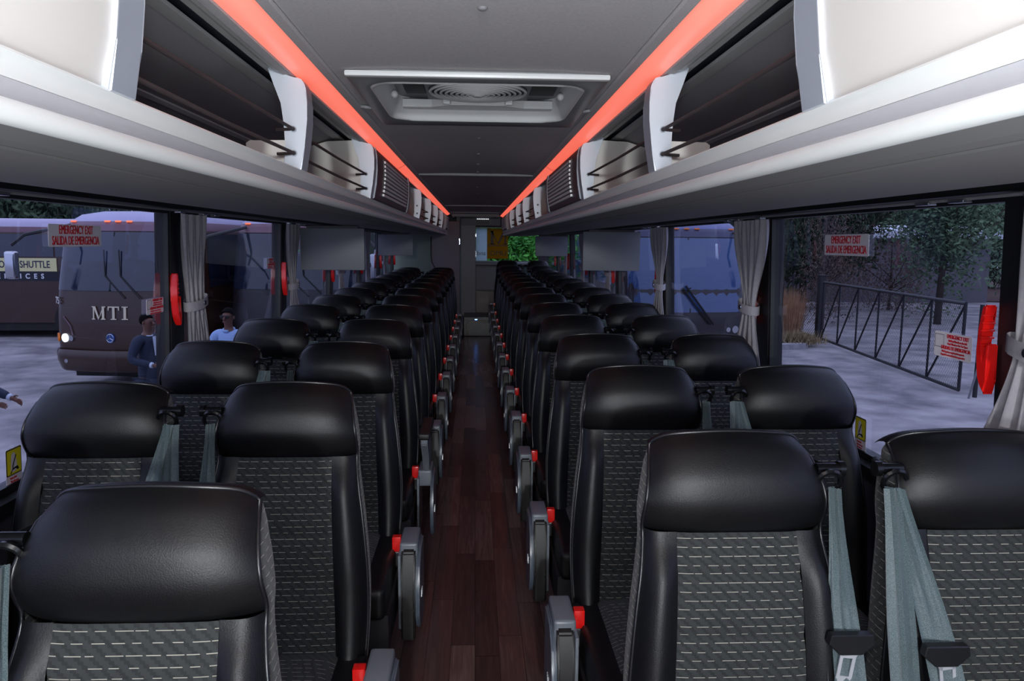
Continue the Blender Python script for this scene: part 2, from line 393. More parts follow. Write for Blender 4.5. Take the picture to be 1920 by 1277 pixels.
for s, side in ((-1, 'left'), (1, 'right')):
    bm = B()
    prism(bm, [(s*wx(0.85), 0.85), (s*(wx(.85)+.06), 0.85), (s*(wx(0)+.06), -0.1), (s*wx(0), -0.1)], 'y', Y0, YR)
    prism(bm, [(s*(wx(.85)-.035), 0.80), (s*(wx(.85)-.035), 0.838), (s*wx(.85), 0.852), (s*wx(.85), 0.80)], 'y', Y0, YR, 1)
    prism(bm, [(s*1.18, 1.715), (s*1.20, 1.665), (s*wx(1.66), 1.655), (s*(wx(1.66)+.05), 1.655), (s*1.31, 1.80), (s*1.18, 1.80)], 'y', Y0, YR, 1)
    struct(mesh_obj('wall_'+side, bm, [M_wall, M_post]))
    ps = POSTS
    for i, y in enumerate(ps):
        bm = B()
        w = 0.06
        prism(bm, [(s*(wx(.84)-.014), 0.84), (s*(wx(.84)+.05), 0.84), (s*(wx(1.67)+.05), 1.67), (s*(wx(1.67)-.014), 1.67)], 'y', y-w, y+w)
        struct(mesh_obj('trim_%d' % (i+1+(0 if s < 0 else 20)), bm, M_post))
    for i in range(len(ps)):
        a = ps[i]+.05; b = (ps[i+1]-.05) if i+1 < len(ps) else YR-.05
        if s < 0 and i+1 == len(ps): continue
        bm = B()
        for (c, d) in ((a, a+.03), (b-.03, b)):
            prism(bm, [(s*(wx(.85)-.012), 0.85), (s*(wx(.85)+.02), 0.85), (s*(wx(1.66)+.02), 1.66), (s*(wx(1.66)-.012), 1.66)], 'y', c, d)
        for z in (0.85, 1.645):
            prism(bm, [(s*(wx(z)-.012), z), (s*(wx(z)+.02), z), (s*(wx(z)+.02), z+.018), (s*(wx(z)-.012), z+.018)], 'y', a+.03, b-.03)
        wdw = struct(mesh_obj('window_%d' % (i+1+(0 if s < 0 else 20)), bm, M_post))
        bm = B(); vs = [bm.verts.new(p) for p in ((s*(wx(.85)+.005), a+.01, .855), (s*(wx(.85)+.005), b-.01, .855), (s*(wx(1.66)+.005), b-.01, 1.655), (s*(wx(1.66)+.005), a+.01, 1.655))]
        bm.faces.new(vs); mesh_obj('window_pane', bm, M_glass, wdw)
        # red emergency release handle on the edge the passengers face
        yh = a+.035 if s > 0 else b-.035
        if s > 0: yh = a+.035
        else: yh = b-.0
        sg = 1 if s > 0 else -1
        hb = B()
        X = s*(wx(1.3)-.03)
        path = [(0.0, 1.40), (0.012, 1.385), (0.02, 1.34), (0.024, 1.29), (0.012, 1.245), (-0.004, 1.235), (-0.016, 1.255), (-0.018, 1.30)]
        out = [(-.006, 1.402), (.018, 1.404), (.030, 1.395), (.040, 1.34), (.044, 1.28), (.036, 1.225), (.02, 1.205), (.0, 1.185),
               (-.026, 1.16), (-.034, 1.20), (-.034, 1.30), (-.020, 1.30), (-.016, 1.25), (-.002, 1.238), (.012, 1.255), (.020, 1.30), (.014, 1.36)]
        prism(hb, [(yh+sg*p[0]*.5, 1.295+(p[1]-1.285)*.9) for p in out], 'x', X-.014, X+.014)
        bmesh.ops.bevel(hb, geom=hb.edges[:], offset=0.0035, segments=2, affect='EDGES')
        for k in range(5): box(hb, X-.0165, X+.0165, yh+sg*.008-.006, yh+sg*.008+.006, 1.30+.018*k, 1.306+.018*k, .002, 1)
        h = mesh_obj('release_handle', hb, M_red, wdw, smooth=True, angle=40); h['label'] = 'red emergency release handle'

# rear wall, rear window, lavatory
bm = B()
box(bm, -1.3, 0.0, YR, YR+.05, 0, 2.15); box(bm, 0.0, 1.3, YR, YR+.05, 0, 1.20); box(bm, 0.0, 1.3, YR, YR+.05, 1.80, 2.15)
box(bm, 1.12, 1.3, YR, YR+.05, 1.20, 1.80)
wb = struct(mesh_obj('wall_rear', bm, M_wall))
bm = B(); vs = [bm.verts.new(p) for p in ((0, YR+.02, 1.20), (1.12, YR+.02, 1.20), (1.12, YR+.02, 1.8), (0, YR+.02, 1.8))]; bm.faces.new(vs)
box(bm, -0.0, 1.12, YR-.01, YR+.03, 1.195, 1.21, mi=1); box(bm, 0.0, 1.12, YR-.01, YR+.03, 1.79, 1.805, mi=1)
rw = struct(mesh_obj('window_30', bm, [M_rearglass, M_greyt]))
# rear shelf under the window, cabinet panels beside it
M_pgrey = mat('rear_panel_grey', rgb(120, 120, 126), 0.6); M_pgr2 = mat('rear_panel_mauve', rgb(100, 90, 98), 0.55)
M_green = mat('lavatory_wall_green_grey', rgb(92, 104, 98), 0.7)
bm = B(); box(bm, 0.0, 1.2, 13.0, YR, 1.15, 1.19, .006)
o = mesh_obj('rear_shelf', bm, M_pgrey); struct(o)
bm = B(); box(bm, 0.0, 0.42, 12.98, 13.0, 0.30, 1.14)
box(bm, 0.005, 0.40, 12.965, 12.98, 0.72, 1.11, .004, mi=1); box(bm, 0.005, 0.40, 12.965, 12.98, 0.32, 0.70, .004, mi=2)
o = struct(mesh_obj('wall_rear_cabinet', bm, [M_dark, M_pgrey, mat('rear_wood_panel', rgb(74, 52, 46), 0.4)]))
bm = B(); box(bm, -0.27, -0.003, 12.95, 13.0, 0.25, 1.97, .004)
struct(mesh_obj('wall_rear_partition', bm, mat('rear_partition_grey', rgb(140, 138, 142), 0.6)))
bm = B(); box(bm, -1.3, -0.70, YL, YL+.04, 0, 1.64); box(bm, -1.3, -.70, YL, YL+.04, 1.64, 1.95)
box(bm, -.30, -.25, YL, YR, 0, 1.96); 
struct(mesh_obj('wall_lavatory', bm, M_green))
bm = B(); box(bm, -.70, -.255, YL-.02, YL+.02, 0.02, 1.86, .006)
dr = struct(mesh_obj('door_1', bm, M_pgr2))
bm = B(); box(bm, -.262, -.248, YL-.03, YL-.018, 1.50, 1.60, .003); mesh_obj('door_handle', bm, M_chrome, dr)
bm = B(); tube(bm, [(-.70, YL-.03, 1.62), (-.705, YL-.03, 1.35), (-.69, YL-.03, 1.22), (-.64, YL-.03, 1.12), (-.63, YL-.03, .4)], .008, 8)
mesh_obj('door_seal', bm, M_groove, dr, smooth=True)
bm = B(); box(bm, -.30, .42, 12.93, 12.97, 1.82, 1.97); box(bm, .02, .22, 12.90, 12.935, 1.86, 1.92, .004, mi=1)
struct(mesh_obj('wall_rear_header', bm, [mat('rear_header_grey', rgb(110, 108, 112), .6), M_dark]))
bm = B()
for k in range(7): box(bm, 0.02+.03*k, .04+.03*k, 12.895, 12.90, 1.925, 1.937)
o = mesh_obj('indicator_light_row', bm, mat('white_indicator', rgb(230, 232, 235), .3, emit=((.9, .95, 1, 1), 1.2)))
tag(o, 'row of small white indicator lights above the rear window', 'light')

# raised rear console with step rail and blue lamp
t_ = empty('rear_console', (0.04, 12.2, 0))
bm = B(); box(bm, -.24, .24, 0, .72, 0, .33, .012); mesh_obj('console_body', bm, mat('console_dark', rgb(48, 44, 46), .35), t_)
bm = B(); tube(bm, [(-.17, -.03, .02), (-.17, -.03, .20), (-.155, -.03, .235), (-.12, -.03, .25), (.23, -.03, .25)], .011, 8); mesh_obj('guard_rail', bm, mat('cream_rail', rgb(190, 186, 176), .35), t_, smooth=True)
bm = B(); box(bm, -.05, -.015, -.006, .0, .275, .287, .002); o = mesh_obj('lamp', bm, mat('blue_lamp', rgb(120, 170, 255), .3, emit=((.10, .30, 1, 1), 14)), t_)
tag(t_, 'dark raised console at the end of the aisle with pale rail and blue lamp', 'console')
for i, y in enumerate((11.9, 12.05)):
    bm = B(); box(bm, -.16, .22, y, y+.012, 0.0, .006, .002); mesh_obj('step_nosing', bm, M_greyt, fl_)

# rear window film: mirrored lettering as read from inside
t_ = empty('rear_window_film', (0, YR-.012, 0))
bm = B(); box(bm, 0.005, 0.20, -.004, 0, 1.215, 1.785); mesh_obj('white_film', bm, m_film('white_film', rgb(200, 212, 216), .8), t_)
bm = B(); box(bm, 0.20, 0.57, -.004, 0, 1.25, 1.785); mesh_obj('yellow_film', bm, m_film('yellow_film', rgb(168, 134, 44), .7), t_)
MM = Matrix.Translation((0, -.006, 0)) @ Matrix(((-1, 0, 0, 0), (0, 0, 1, 0), (0, 1, 0, 0), (0, 0, 0, 1)))
M_brown = mat('brown_film', rgb(62, 34, 12), .5)
MB_ = serif_letters('M', .24, 0); bmesh.ops.transform(MB_, matrix=Matrix.Translation((.40, -.006, 1.62)) @ Matrix.Diagonal((-1.15, .3, 1, 1)), verts=MB_.verts[:])
mesh_obj('mirrored_letter', MB_, M_brown, t_)
bm = B(); box(bm, 0.20, .57, -.006, -.004, 1.475, 1.49); mesh_obj('brown_rule', bm, M_brown, t_)
lettering('mirrored_word', 'LIMO', .125, Matrix.Translation((.40, 0, 1.345)) @ MM, M_black, t_, 0, 1.0)
lettering('mirrored_word', 'and', .11, Matrix.Translation((.10, 0, 1.345)) @ MM, mat('grey_film', rgb(110, 112, 116), .5), t_, .001, 1.0)
tag(t_, 'yellow and white lettered film on the rear window, reading LIMO mirrored', 'window sign')

# front of the cabin behind the photographer
bm = B(); box(bm, -1.3, 1.3, Y0-.05, Y0, 0, .75); box(bm, -1.3, 1.3, Y0-.05, Y0, 1.8, 2.15)
for s in (-1, 1): box(bm, min(s*1.12, s*1.3), max(s*1.12, s*1.3), Y0-.05, Y0, .75, 1.8)
struct(mesh_obj('wall_front', bm, M_wall))
bm = B(); vs = [bm.verts.new(p) for p in ((-1.12, Y0-.02, .75), (1.12, Y0-.02, .75), (1.12, Y0-.02, 1.8), (-1.12, Y0-.02, 1.8))]; bm.faces.new(vs)
struct(mesh_obj('window_31', bm, m_glass('windscreen_glass', (.8, .84, .88, 1), 0, .08)))

# ================================================================ LIGHT STRIPS
for s, nm in ((-1, 'left'), (1, 'right')):
    bm = B(); prof = []
    for k in range(7):
        t = k/6; prof.append((lerp(.398, .457, t), lerp(1.979, 1.953, t)-.008*math.sin(PI*t)))
    sheet(bm, prof, Y0+.05, 12.55 if s > 0 else 11.85, sx=s)
    t_ = mesh_obj('light_strip', bm, M_strip, smooth=True)
    for y in (4.35, 8.9):
        bm = B(); sheet(bm, [(p[0], p[1]-.002) for p in prof], y, y+.012, sx=s); mesh_obj('joint_clip', bm, M_greyt, t_)
    tag(t_, 'glowing red ceiling light strip along the %s luggage rack' % nm, 'light')

# ================================================================ ROOF HATCH
t_ = empty('roof_hatch', (0.006, 2.452, 1.98))
def ringgrid(bm, loops, mi=0):
    V = [[bm.verts.new(p) for p in L] for L in loops]
    n = len(V[0])
    for a, b in zip(V, V[1:]):
        for i in range(n): bm.faces.new((a[i], a[(i+1) % n], b[(i+1) % n], b[i])).material_index = mi
    return V
def loop(w, d, r, z, dy=0): return [(x, y+dy, z) for x, y in rect_pts(-w, w, -d, d, r, 8)]
bm = B(); ringgrid(bm, [loop(.350, .418, .015, .004), loop(.350, .418, .015, -.008), loop(.342, .410, .012, -.012), loop(.315, .345, .09, -.010), loop(.306, .325, .09, -.008)])
mesh_obj('frame', bm, M_hatch2, t_, smooth=True, angle=35)
bm = B(); box(bm, -.348, .348, -.430, -.405, -.015, .0, .006); mesh_obj('front_lip', bm, M_hatch, t_, smooth=True, angle=40)
bm = B(); ringgrid(bm, [loop(.306, .325, .09, -.008), loop(.300, .318, .088, -.011), loop(.294, .31, .085, -.006), loop(.27, .285, .07, .065)])
mesh_obj('well', bm, M_hatch, t_, smooth=True, angle=50)
bm = B(); vs = [bm.verts.new(p) for p in loop(.272, .287, .07, .062)]; bm.faces.new(vs)
prism(bm, [(-.165, -.22), (.165, -.22), (.165, .14), (.1, .16), (-.1, .16), (-.165, .14)], 'z', .034, .060)
mesh_obj('hatch_panel', bm, M_hatch2, t_)
bm = B(); prism(bm, [(-.26, .235), (-.16, .235), (-.09, .19), (.09, .19), (.16, .235), (.26, .235), (.26, .285), (-.26, .285)], 'z', .024, .05); mesh_obj('rear_cover', bm, M_hatch, t_)
bm = B()
for k in range(9):
    r = .018+.0165*k
    tube(bm, [(r*math.cos(a), -.02+r*math.sin(a), .026-.008*(1-(k/8)**2)) for a in [2*PI*i/40 for i in range(40)]], .0045, 6, closed=True)
for a in (0, 90, 180, 270):
    c, s_ = math.cos(math.radians(a+45)), math.sin(math.radians(a+45))
    tube(bm, [(.01*c, -.02+.01*s_, .024), (.15*c, -.02+.15*s_, .031)], .003, 5)
disc(bm, (0, -.02, .018), .014, .012, n=20)
mesh_obj('fan_grille', bm, M_hatch, t_, smooth=True, angle=50)
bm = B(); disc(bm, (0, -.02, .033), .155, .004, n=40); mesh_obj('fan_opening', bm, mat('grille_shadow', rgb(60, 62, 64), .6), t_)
for x0, x1 in ((-.235, -.17), (.17, .25)):
    bm = B(); box(bm, x0, x1, -.14, .11, .044, .060); mesh_obj('control_panel', bm, M_dark, t_)
for x in (-.105, .105):
    bm = B(); box(bm, x-.012, x+.012, .145, .160, .020, .036, .003); mesh_obj('latch_clip', bm, M_hatch, t_)
    bm = B(); ball(bm, (x*2.55, .05, .03), .012); mesh_obj('latch_knob', bm, M_hatch, t_, smooth=True)
for s in (-1, 1):
    bm = B(); tube(bm, [(s*.345, .07, -.010), (s*.385, .07, -.006)], .006, 8); mesh_obj('hinge_pin', bm, M_greyt, t_, smooth=True)
tag(t_, 'white roof hatch with round ventilation fan grille in the ceiling', 'roof hatch')

# ================================================================ LUGGAGE RACKS
PLATE = [(.522, 1.975), (.505, 1.930), (.487, 1.880), (.478, 1.83), (.479, 1.77), (.486, 1.722), (.452, 1.712), (.441, 1.716), (.430, 1.78),
         (.423, 1.84), (.422, 1.88), (.425, 1.92), (.432, 1.936), (.440, 1.942), (.468, 1.944), (.482, 1.950), (.492, 1.962), (.502, 1.974)]
def rack(s, name, yend, plates, grilles, label):
    root = empty('luggage_rack', (0, 0, 0))
    P = lambda pts: [(s*a, b) for a, b in pts]
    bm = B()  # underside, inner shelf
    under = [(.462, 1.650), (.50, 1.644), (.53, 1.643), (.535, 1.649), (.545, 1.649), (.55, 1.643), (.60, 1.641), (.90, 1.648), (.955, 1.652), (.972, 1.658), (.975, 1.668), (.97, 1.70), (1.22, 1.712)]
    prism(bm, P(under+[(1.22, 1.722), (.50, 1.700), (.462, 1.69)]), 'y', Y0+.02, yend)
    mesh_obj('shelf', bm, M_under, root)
    bm = B(); prism(bm, P([(.533, 1.6485), (.547, 1.6485), (.547, 1.646), (.533, 1.646)]), 'y', Y0+.02, yend-.01); mesh_obj('seal_strip', bm, M_groove, root)
    bm = B()  # bright lower roll
    roll = [(.452+.013*math.cos(a), 1.661+.013*math.sin(a)) for a in [math.radians(q) for q in range(0, 360, 24)]]
    prism(bm, P(roll), 'y', Y0+.02, yend+.005); mesh_obj('handrail', bm, M_rack_white, root, smooth=True, angle=50)
    bm = B()  # band with shallow hollow
    prism(bm, P([(.447, 1.670), (.4545, 1.676), (.454, 1.684), (.446, 1.6915), (.47, 1.6915), (.48, 1.665)]), 'y', Y0+.02, yend+.004); mesh_obj('rail_band', bm, M_rack_band, root, smooth=True, angle=45)
    bm = B()
    prism(bm, P([(.446, 1.692), (.449, 1.700), (.447, 1.712), (.442, 1.7165), (.444, 1.7195), (.452, 1.7195), (.475, 1.712), (.50, 1.702), (.47, 1.692)]), 'y', Y0+.02, yend+.004)
    mesh_obj('rail_top', bm, M_rack_white, root, smooth=True, angle=45)
    # bin liner: ceiling and back of the bins, seen over the rail
    bm = B(); sheet(bm, [(.60, 1.976), (.603, 1.967), (.70, 1.933), (.80, 1.896), (.83, 1.885), (1.0, 1.81), (1.16, 1.76), (1.22, 1.715)], Y0+.02, yend, sx=s)
    mesh_obj('bin_liner', bm, M_char, root, smooth=True, angle=60)
    bm = B()
    prism(bm, P([(.567, 1.966), (.600, 1.9655), (.600, 1.975), (.567, 1.975)]), 'y', Y0+.02, yend)
    prism(bm, P([(.513, 1.9635), (.528, 1.9635), (.528, 1.975), (.513, 1.975)]), 'y', Y0+.02, yend)
    prism(bm, P([(.494, 1.959), (.503, 1.959), (.503, 1.975), (.494, 1.975)]), 'y', Y0+.02, yend)
    prism(bm, P([(.80, 1.892), (.815, 1.886), (.82, 1.895), (.80, 1.905)]), 'y', Y0+.02, yend)
    mesh_obj('bin_trim', bm, M_ledge, root)
    bm = B(); sheet(bm, [(.478, 1.962), (.49, 1.985), (.61, 1.985)], Y0+.02, yend, sx=s); mesh_obj('bin_recess', bm, mat('recess_navy', rgb(36, 42, 54), .5) if 'recess_navy' not in bpy.data.materials else bpy.data.materials['recess_navy'], root)
    bm = B(); sheet(bm, [(.50, 1.7035), (1.21, 1.7225)], Y0+.02, yend-.02, sx=s); mesh_obj('shelf_mat', bm, M_groove, root)
    # divider plates
    for y in plates:
        bm = B(); prism(bm, P(PLATE), 'y', y, y+.07)
        bmesh.ops.bevel(bm, geom=bm.edges[:], offset=.003, segments=2, affect='EDGES')
        for f in bm.faces:
            c = f.calc_center_median()
            if abs(c.x) < .445 and 1.72 < c.z < 1.94 and y+.006 < c.y < y+.066: f.material_index = 1
        d = mesh_obj('divider', bm, [M_plate, M_plate_side], root, smooth=True, angle=35)
        for z in (1.817, 1.758):
            bm = B(); disc(bm, (s*.457, y-.001, z), .008, .004, 'y', 16); disc(bm, (s*.457, y-.003, z), .0055, .004, 'y', 14, 1)
            mesh_obj('grommet', bm, [M_plate_side, M_dark], d)
    # low and full partitions behind the plates
    web_low = [(.487, 1.712), (.58, 1.716), (.585, 1.785), (.575, 1.792), (.48, 1.794)]
    web_full = [(.485, 1.712), (1.12, 1.728), (1.0, 1.80), (.82, 1.882), (.72, 1.922), (.62, 1.952), (.515, 1.957), (.50, 1.93), (.48, 1.85)]
    for k, y in enumerate(plates):
        bm = B(); prism(bm, P(web_low if k < 2 else web_full), 'y', y+.03, y+.05); mesh_obj('partition', bm, M_cream, root)
    # cords
    ys = plates
    for a, b in zip(ys, ys[1:]):
        if any(g0 < b and g1 > a+.3 for g0, g1 in grilles): continue
        for z in (1.817, 1.758):
            bm = B(); tube(bm, [(s*.457, b-.002, z), (s*.459, lerp(a, b, .5), z-.004), (s*.462, a+.07, z-.001)], .0042, 7)
            tube(bm, [(s*.457, b-.002, z), (s*.50, b+.0, z-.002)], .0038, 6)
            mesh_obj('cord', bm, M_cord, root, smooth=True, angle=60)
    # closed bin front nearest the camera
    bm = B(); ye = plates[0]
    front = [(.452, 1.722), (.437, 1.78), (.430, 1.84), (.430, 1.90), (.436, 1.935), (.455, 1.944)]
    V = []
    for p in front: V.append([bm.verts.new((s*p[0], yy, p[1])) for yy in (Y0+.1, ye-.03, ye-.005, ye+.0)])
    for a, b in zip(V, V[1:]):
        for i in range(3): bm.faces.new((a[i], a[i+1], b[i+1], b[i]))
    mesh_obj('bin_door', bm, M_cream, root, smooth=True, angle=60)
    # return-air grilles
    for g0, g1 in grilles:
        bm = B(); fr = [(.455, 1.716), (.438, 1.725), (.428, 1.78), (.423, 1.84), (.424, 1.90), (.431, 1.934), (.46, 1.948), (.52, 1.95), (.52, 1.716)]
        prism(bm, P(fr), 'y', g0+.03, g1)
        g = mesh_obj('return_air_box', bm, M_maroon, root, smooth=True, angle=35)
        for e0, e1 in ((g0+.005, g0+.022), (g1-.10, g1-.02)):
            bm = B(); prism(bm, P([(a-.004, z) for a, z in fr]), 'y', e0, e1); mesh_obj('edge_trim', bm, M_plate_side, g)
        bm = B(); n = 9
        ga, gb = g0+(g1-g0)*.17, g1-(g1-g0)*.14
        for k in range(n):
            z = lerp(1.752, 1.900, k/(n-1)); xo = interp([(1.72, .437), (1.78, .428), (1.84, .423), (1.90, .424)], z)
            prism(bm, P([(xo-.008, z-.0055), (xo-.008, z+.0055), (xo+.004, z+.0065), (xo+.004, z-.004)]), 'y', ga, gb)
        mesh_obj('louvre', bm, M_slat, g)
        bm = B()
        prism(bm, P([(.4355, 1.742), (.426, 1.79), (.4215, 1.84), (.4215, 1.895), (.424, 1.912), (.434, 1.912), (.434, 1.742)]), 'y', ga-.012, gb+.012)
        mesh_obj('grille_back', bm, mat('grille_grey', rgb(96, 98, 102), .6) if 'grille_grey' not in bpy.data.materials else bpy.data.materials['grille_grey'], g)
    # end cap
    bm = B(); prism(bm, P([(.446, 1.665), (.46, 1.648), (.97, 1.65), (1.22, 1.71), (1.22, 1.95), (.5, 1.965), (.43, 1.935), (.423, 1.84), (.442, 1.716)]), 'y', yend-.01, yend+.01); mesh_obj('end_cap', bm, M_maroon, root)
    tag(root, label, 'luggage rack')
    return root
rack(-1, 'l', 11.88, [0.955, 1.95, 3.20, 5.93, 7.22, 8.50, 9.85], [(3.27, 4.90), (10.9, 11.8)], 'grey overhead luggage rack above the left seats')
rack(1, 'r', 12.5, [0.955, 1.86, 3.08, 5.58, 6.85, 8.00, 9.50], [(3.15, 4.58), (10.6, 12.2)], 'grey overhead luggage rack above the right seats')

# ================================================================ SEATS
ZT, ZH, ZB = 1.168, 0.975, 0.42
WT = [(.40, .213), (.55, .221), (.67, .219), (.80, .207), (.90, .193), (.945, .187), (.96, .186), (1.00, .188), (1.05, .185), (1.10, .180), (1.135, .174), (1.155, .169), (1.168, .162)]
YT = [(.40, -.190), (.50, -.165), (.60, -.150), (.70, -.142), (.80, -.128), (.90, -.106), (.95, -.087), (.972, -.080), (.985, -.084), (1.01, -.096), (1.04, -.104), (1.07, -.102), (1.10, -.094), (1.135, -.070), (1.155, -.046), (1.168, -.010)]
def cat_interp(tab, x):  # smooth (monotone-ish) interpolation
    x = max(tab[0][0], min(tab[-1][0], x))
    for i in range(len(tab)-1):
        if x <= tab[i+1][0]:
            x0, y0 = tab[i]; x1, y1 = tab[i+1]
            m0 = (y1-tab[i-1][1])/(x1-tab[i-1][0]) if i > 0 else (y1-y0)/(x1-x0)
            m1 = (tab[i+2][1]-y0)/(tab[i+2][0]-x0) if i+2 < len(tab) else (y1-y0)/(x1-x0)
            h = x1-x0; t = (x-x0)/h
            return (2*t**3-3*t*t+1)*y0+(t**3-2*t*t+t)*h*m0+(-2*t**3+3*t*t)*y1+(t**3-t*t)*h*m1
SEAMS = [.895, .775, .655, .54]
def surf(x, z, kind):
    w = cat_interp(WT, z); u = max(-1, min(1, x/w))
    arch = (.016*u*u+.024*u**10)*smooth((z-.99)/.16)
    y = cat_interp(YT, z)
    if kind == 'head':
        y += .030*abs(u)**4 + .010*u*u
    else:
        pw = lerp(.142, .124, (z-.42)/.53)
        if abs(x) <= pw+1e-6:
            y += .004 + min(.010, 0)      # panel
            d = min(abs(z-q) for q in SEAMS)
            y += -.006*(1-math.exp(-(d/.012)**2)) + .004
            y += .004*(abs(x)/pw)**6
        else:
            t = (abs(x)-pw)/(w-pw)
            y += .008 - .020*math.sin(PI*min(1, t*1.05)*.95)*smooth((ZH-z)/.10) + .030*t**5 - .004*smooth((ZH-z)/.1)
    return (x, y, z-arch)
def head_pt(u, z): w = cat_interp(WT, z); return surf(u*w, z, 'head')
def edge_pt(sgn, z):
    w = cat_interp(WT, z)
    return surf(sgn*w, z, 'head' if z > ZH else 'low')
def mirror_mesh(me):
    m2 = me.copy(); m2.transform(Matrix.Diagonal((-1, 1, 1, 1))); m2.flip_normals(); return m2

def seat_meshes():
    D = {}
    us = [-1+2*i/22 for i in range(23)]
    # ease towards borders
    us = [math.copysign(1-(1-abs(u))**1.35, u) if u else 0 for u in us]
    bm = B(); zs = [ZH-.004+(ZT-ZH+.004)*(1-(1-k/20)**1.5) for k in range(21)]
    def hp(u, z):
        p = head_pt(u, z)
        if z < ZH: return (p[0], p[1]+.008, p[2])
        return p
    V = grid(bm, hp, us, zs)
    # roll over the top to the back
    top = V[-1]; prev = top
    for dy, dz in ((.016, .0005), (.035, -.004), (.055, -.014)):
        nxt = [bm.verts.new((v.co.x*.985, top[i].co.y+dy, top[i].co.z+dz)) for i, v in enumerate(top)]
        for i in range(len(top)-1): bm.faces.new((prev[i], prev[i+1], nxt[i+1], nxt[i]))
        prev = nxt
    D['headrest'] = (bm, [M_leather], 60)
    bm = B(); zs = sorted(set([ZB+(ZH-ZB)*k/44 for k in range(45)]+SEAMS+[q+e for q in SEAMS for e in (-.004, .004)]))
    grid(bm, lambda a, z: surf(a*lerp(.142, .124, (z-.42)/.53), z, 'low'), [-1+2*i/14 for i in range(15)], zs)
    D['centre_panel'] = (bm, [M_fabric], None)
    for sg, nm in ((-1, 'a'), (1, 'b')):
        bm = B(); zs = [ZB+(ZH-ZB)*k/26 for k in range(27)]
        def bp(t, z):
            w = cat_interp(WT, z); pw = lerp(.142, .124, (z-.42)/.53)
            return surf(sg*(pw+1e-4+(w-pw)*t), z, 'low')
        grid(bm, bp, [0, .03, .1, .2, .35, .5, .65, .8, .9, .96, 1], zs)
        D['bolster'+nm] = (bm, [M_leather], None)
    # outline for piping and shell
    zl = [ZB+(ZT-ZB)*k/44 for k in range(45)]
    left = [edge_pt(-1, z) for z in zl]; right = [edge_pt(1, z) for z in zl]
    topl = [head_pt(u, ZT) for u in us[1:-1]]
    outl = left+topl+right[::-1]
    bm = B(); tube(bm, [(x, y-.001, z) for x, y, z in outl], .0038, 6); D['piping'] = (bm, [M_pipe], None)
    # shell: fabric sides and rounded back
    bm = B(); rings = []
    def off(p, k, dy, ins):
        x, y, z = p
        yb = interp([(.4, -.075), (.7, -.03), (1.0, .03), (1.12, .055), (1.17, .05)], z)
        return (x*(1-ins), lerp(y, yb, dy), .8+(z-.8)*(1-ins*.25)-smooth((z-1.0)/.16)*(.006*min(1, dy*4)+.030*dy*dy))
    for dy, ins, mi in ((0, 0, 0), (.30, -.012, 0), (.7, -.004, 0), (.93, .03, 0), (1.0, .09, 0)):
        rings.append([bm.verts.new(off(p, 0, dy, ins)) for p in outl])
    for a, b in zip(rings, rings[1:]):
        for i in range(len(outl)-1): bm.faces.new((a[i], a[i+1], b[i+1], b[i])).material_index = 0
    f = bm.faces.new(rings[-1]); f.material_index = 1
    D['back_shell'] = (bm, [M_fabric, M_dark], 50)
    # cushion
    bm = B(); box(bm, -.218, .218, -.63, -.10, .345, .455, .03, 4); D['cushion'] = (bm, [M_leather], 40)
    bm = B()
    def cp(u, v):
        y = lerp(-.165, -.655, v); drop = .10*smooth((v-.82)/.18)
        return (u*.150, y if v < .9 else lerp(-.606, -.648, (v-.9)/.1), .4645-.010*(abs(u)**6)-drop*1.0 - .004*abs(math.sin(v*3*PI))**.3*0)
    grid(bm, cp, [-1+2*i/12 for i in range(13)], [k/24 for k in range(25)])
    D['cushion_panel'] = (bm, [M_fabric], None)
    bm = B(); box(bm, -.225, .225, -.58, -.06, .22, .345, .012); box(bm, -.03, .03, -.50, -.12, 0.013, .22); box(bm, -.07, .07, -.52, -.10, 0.013, .03, .005)
    D['seat_frame'] = (bm, [M_dark], 40)
    return D
SD = seat_meshes()
SM = {}
for k, (bm, ms, ang) in SD.items():
    me = bpy.data.meshes.new('seat_'+k); bmesh.ops.recalc_face_normals(bm, faces=bm.faces[:]); bm.to_mesh(me); bm.free()
    for x in ms: me.materials.append(x)
    me.shade_smooth()
    if ang: me.set_sharp_from_angle(angle=math.radians(ang))
    SM[k] = me
def force_front(me):
    # open sheets face the camera side (-y)
    import numpy as np
    if sum(p.normal.y*p.area for p in me.polygons) > 0: me.flip_normals()
for k in ('headrest', 'centre_panel', 'boltera', 'bolstera', 'bolsterb'):
    if k in SM: force_front(SM[k])
if sum(p.normal.z*p.area for p in SM['cushion_panel'].polygons) < 0: SM['cushion_panel'].flip_normals()

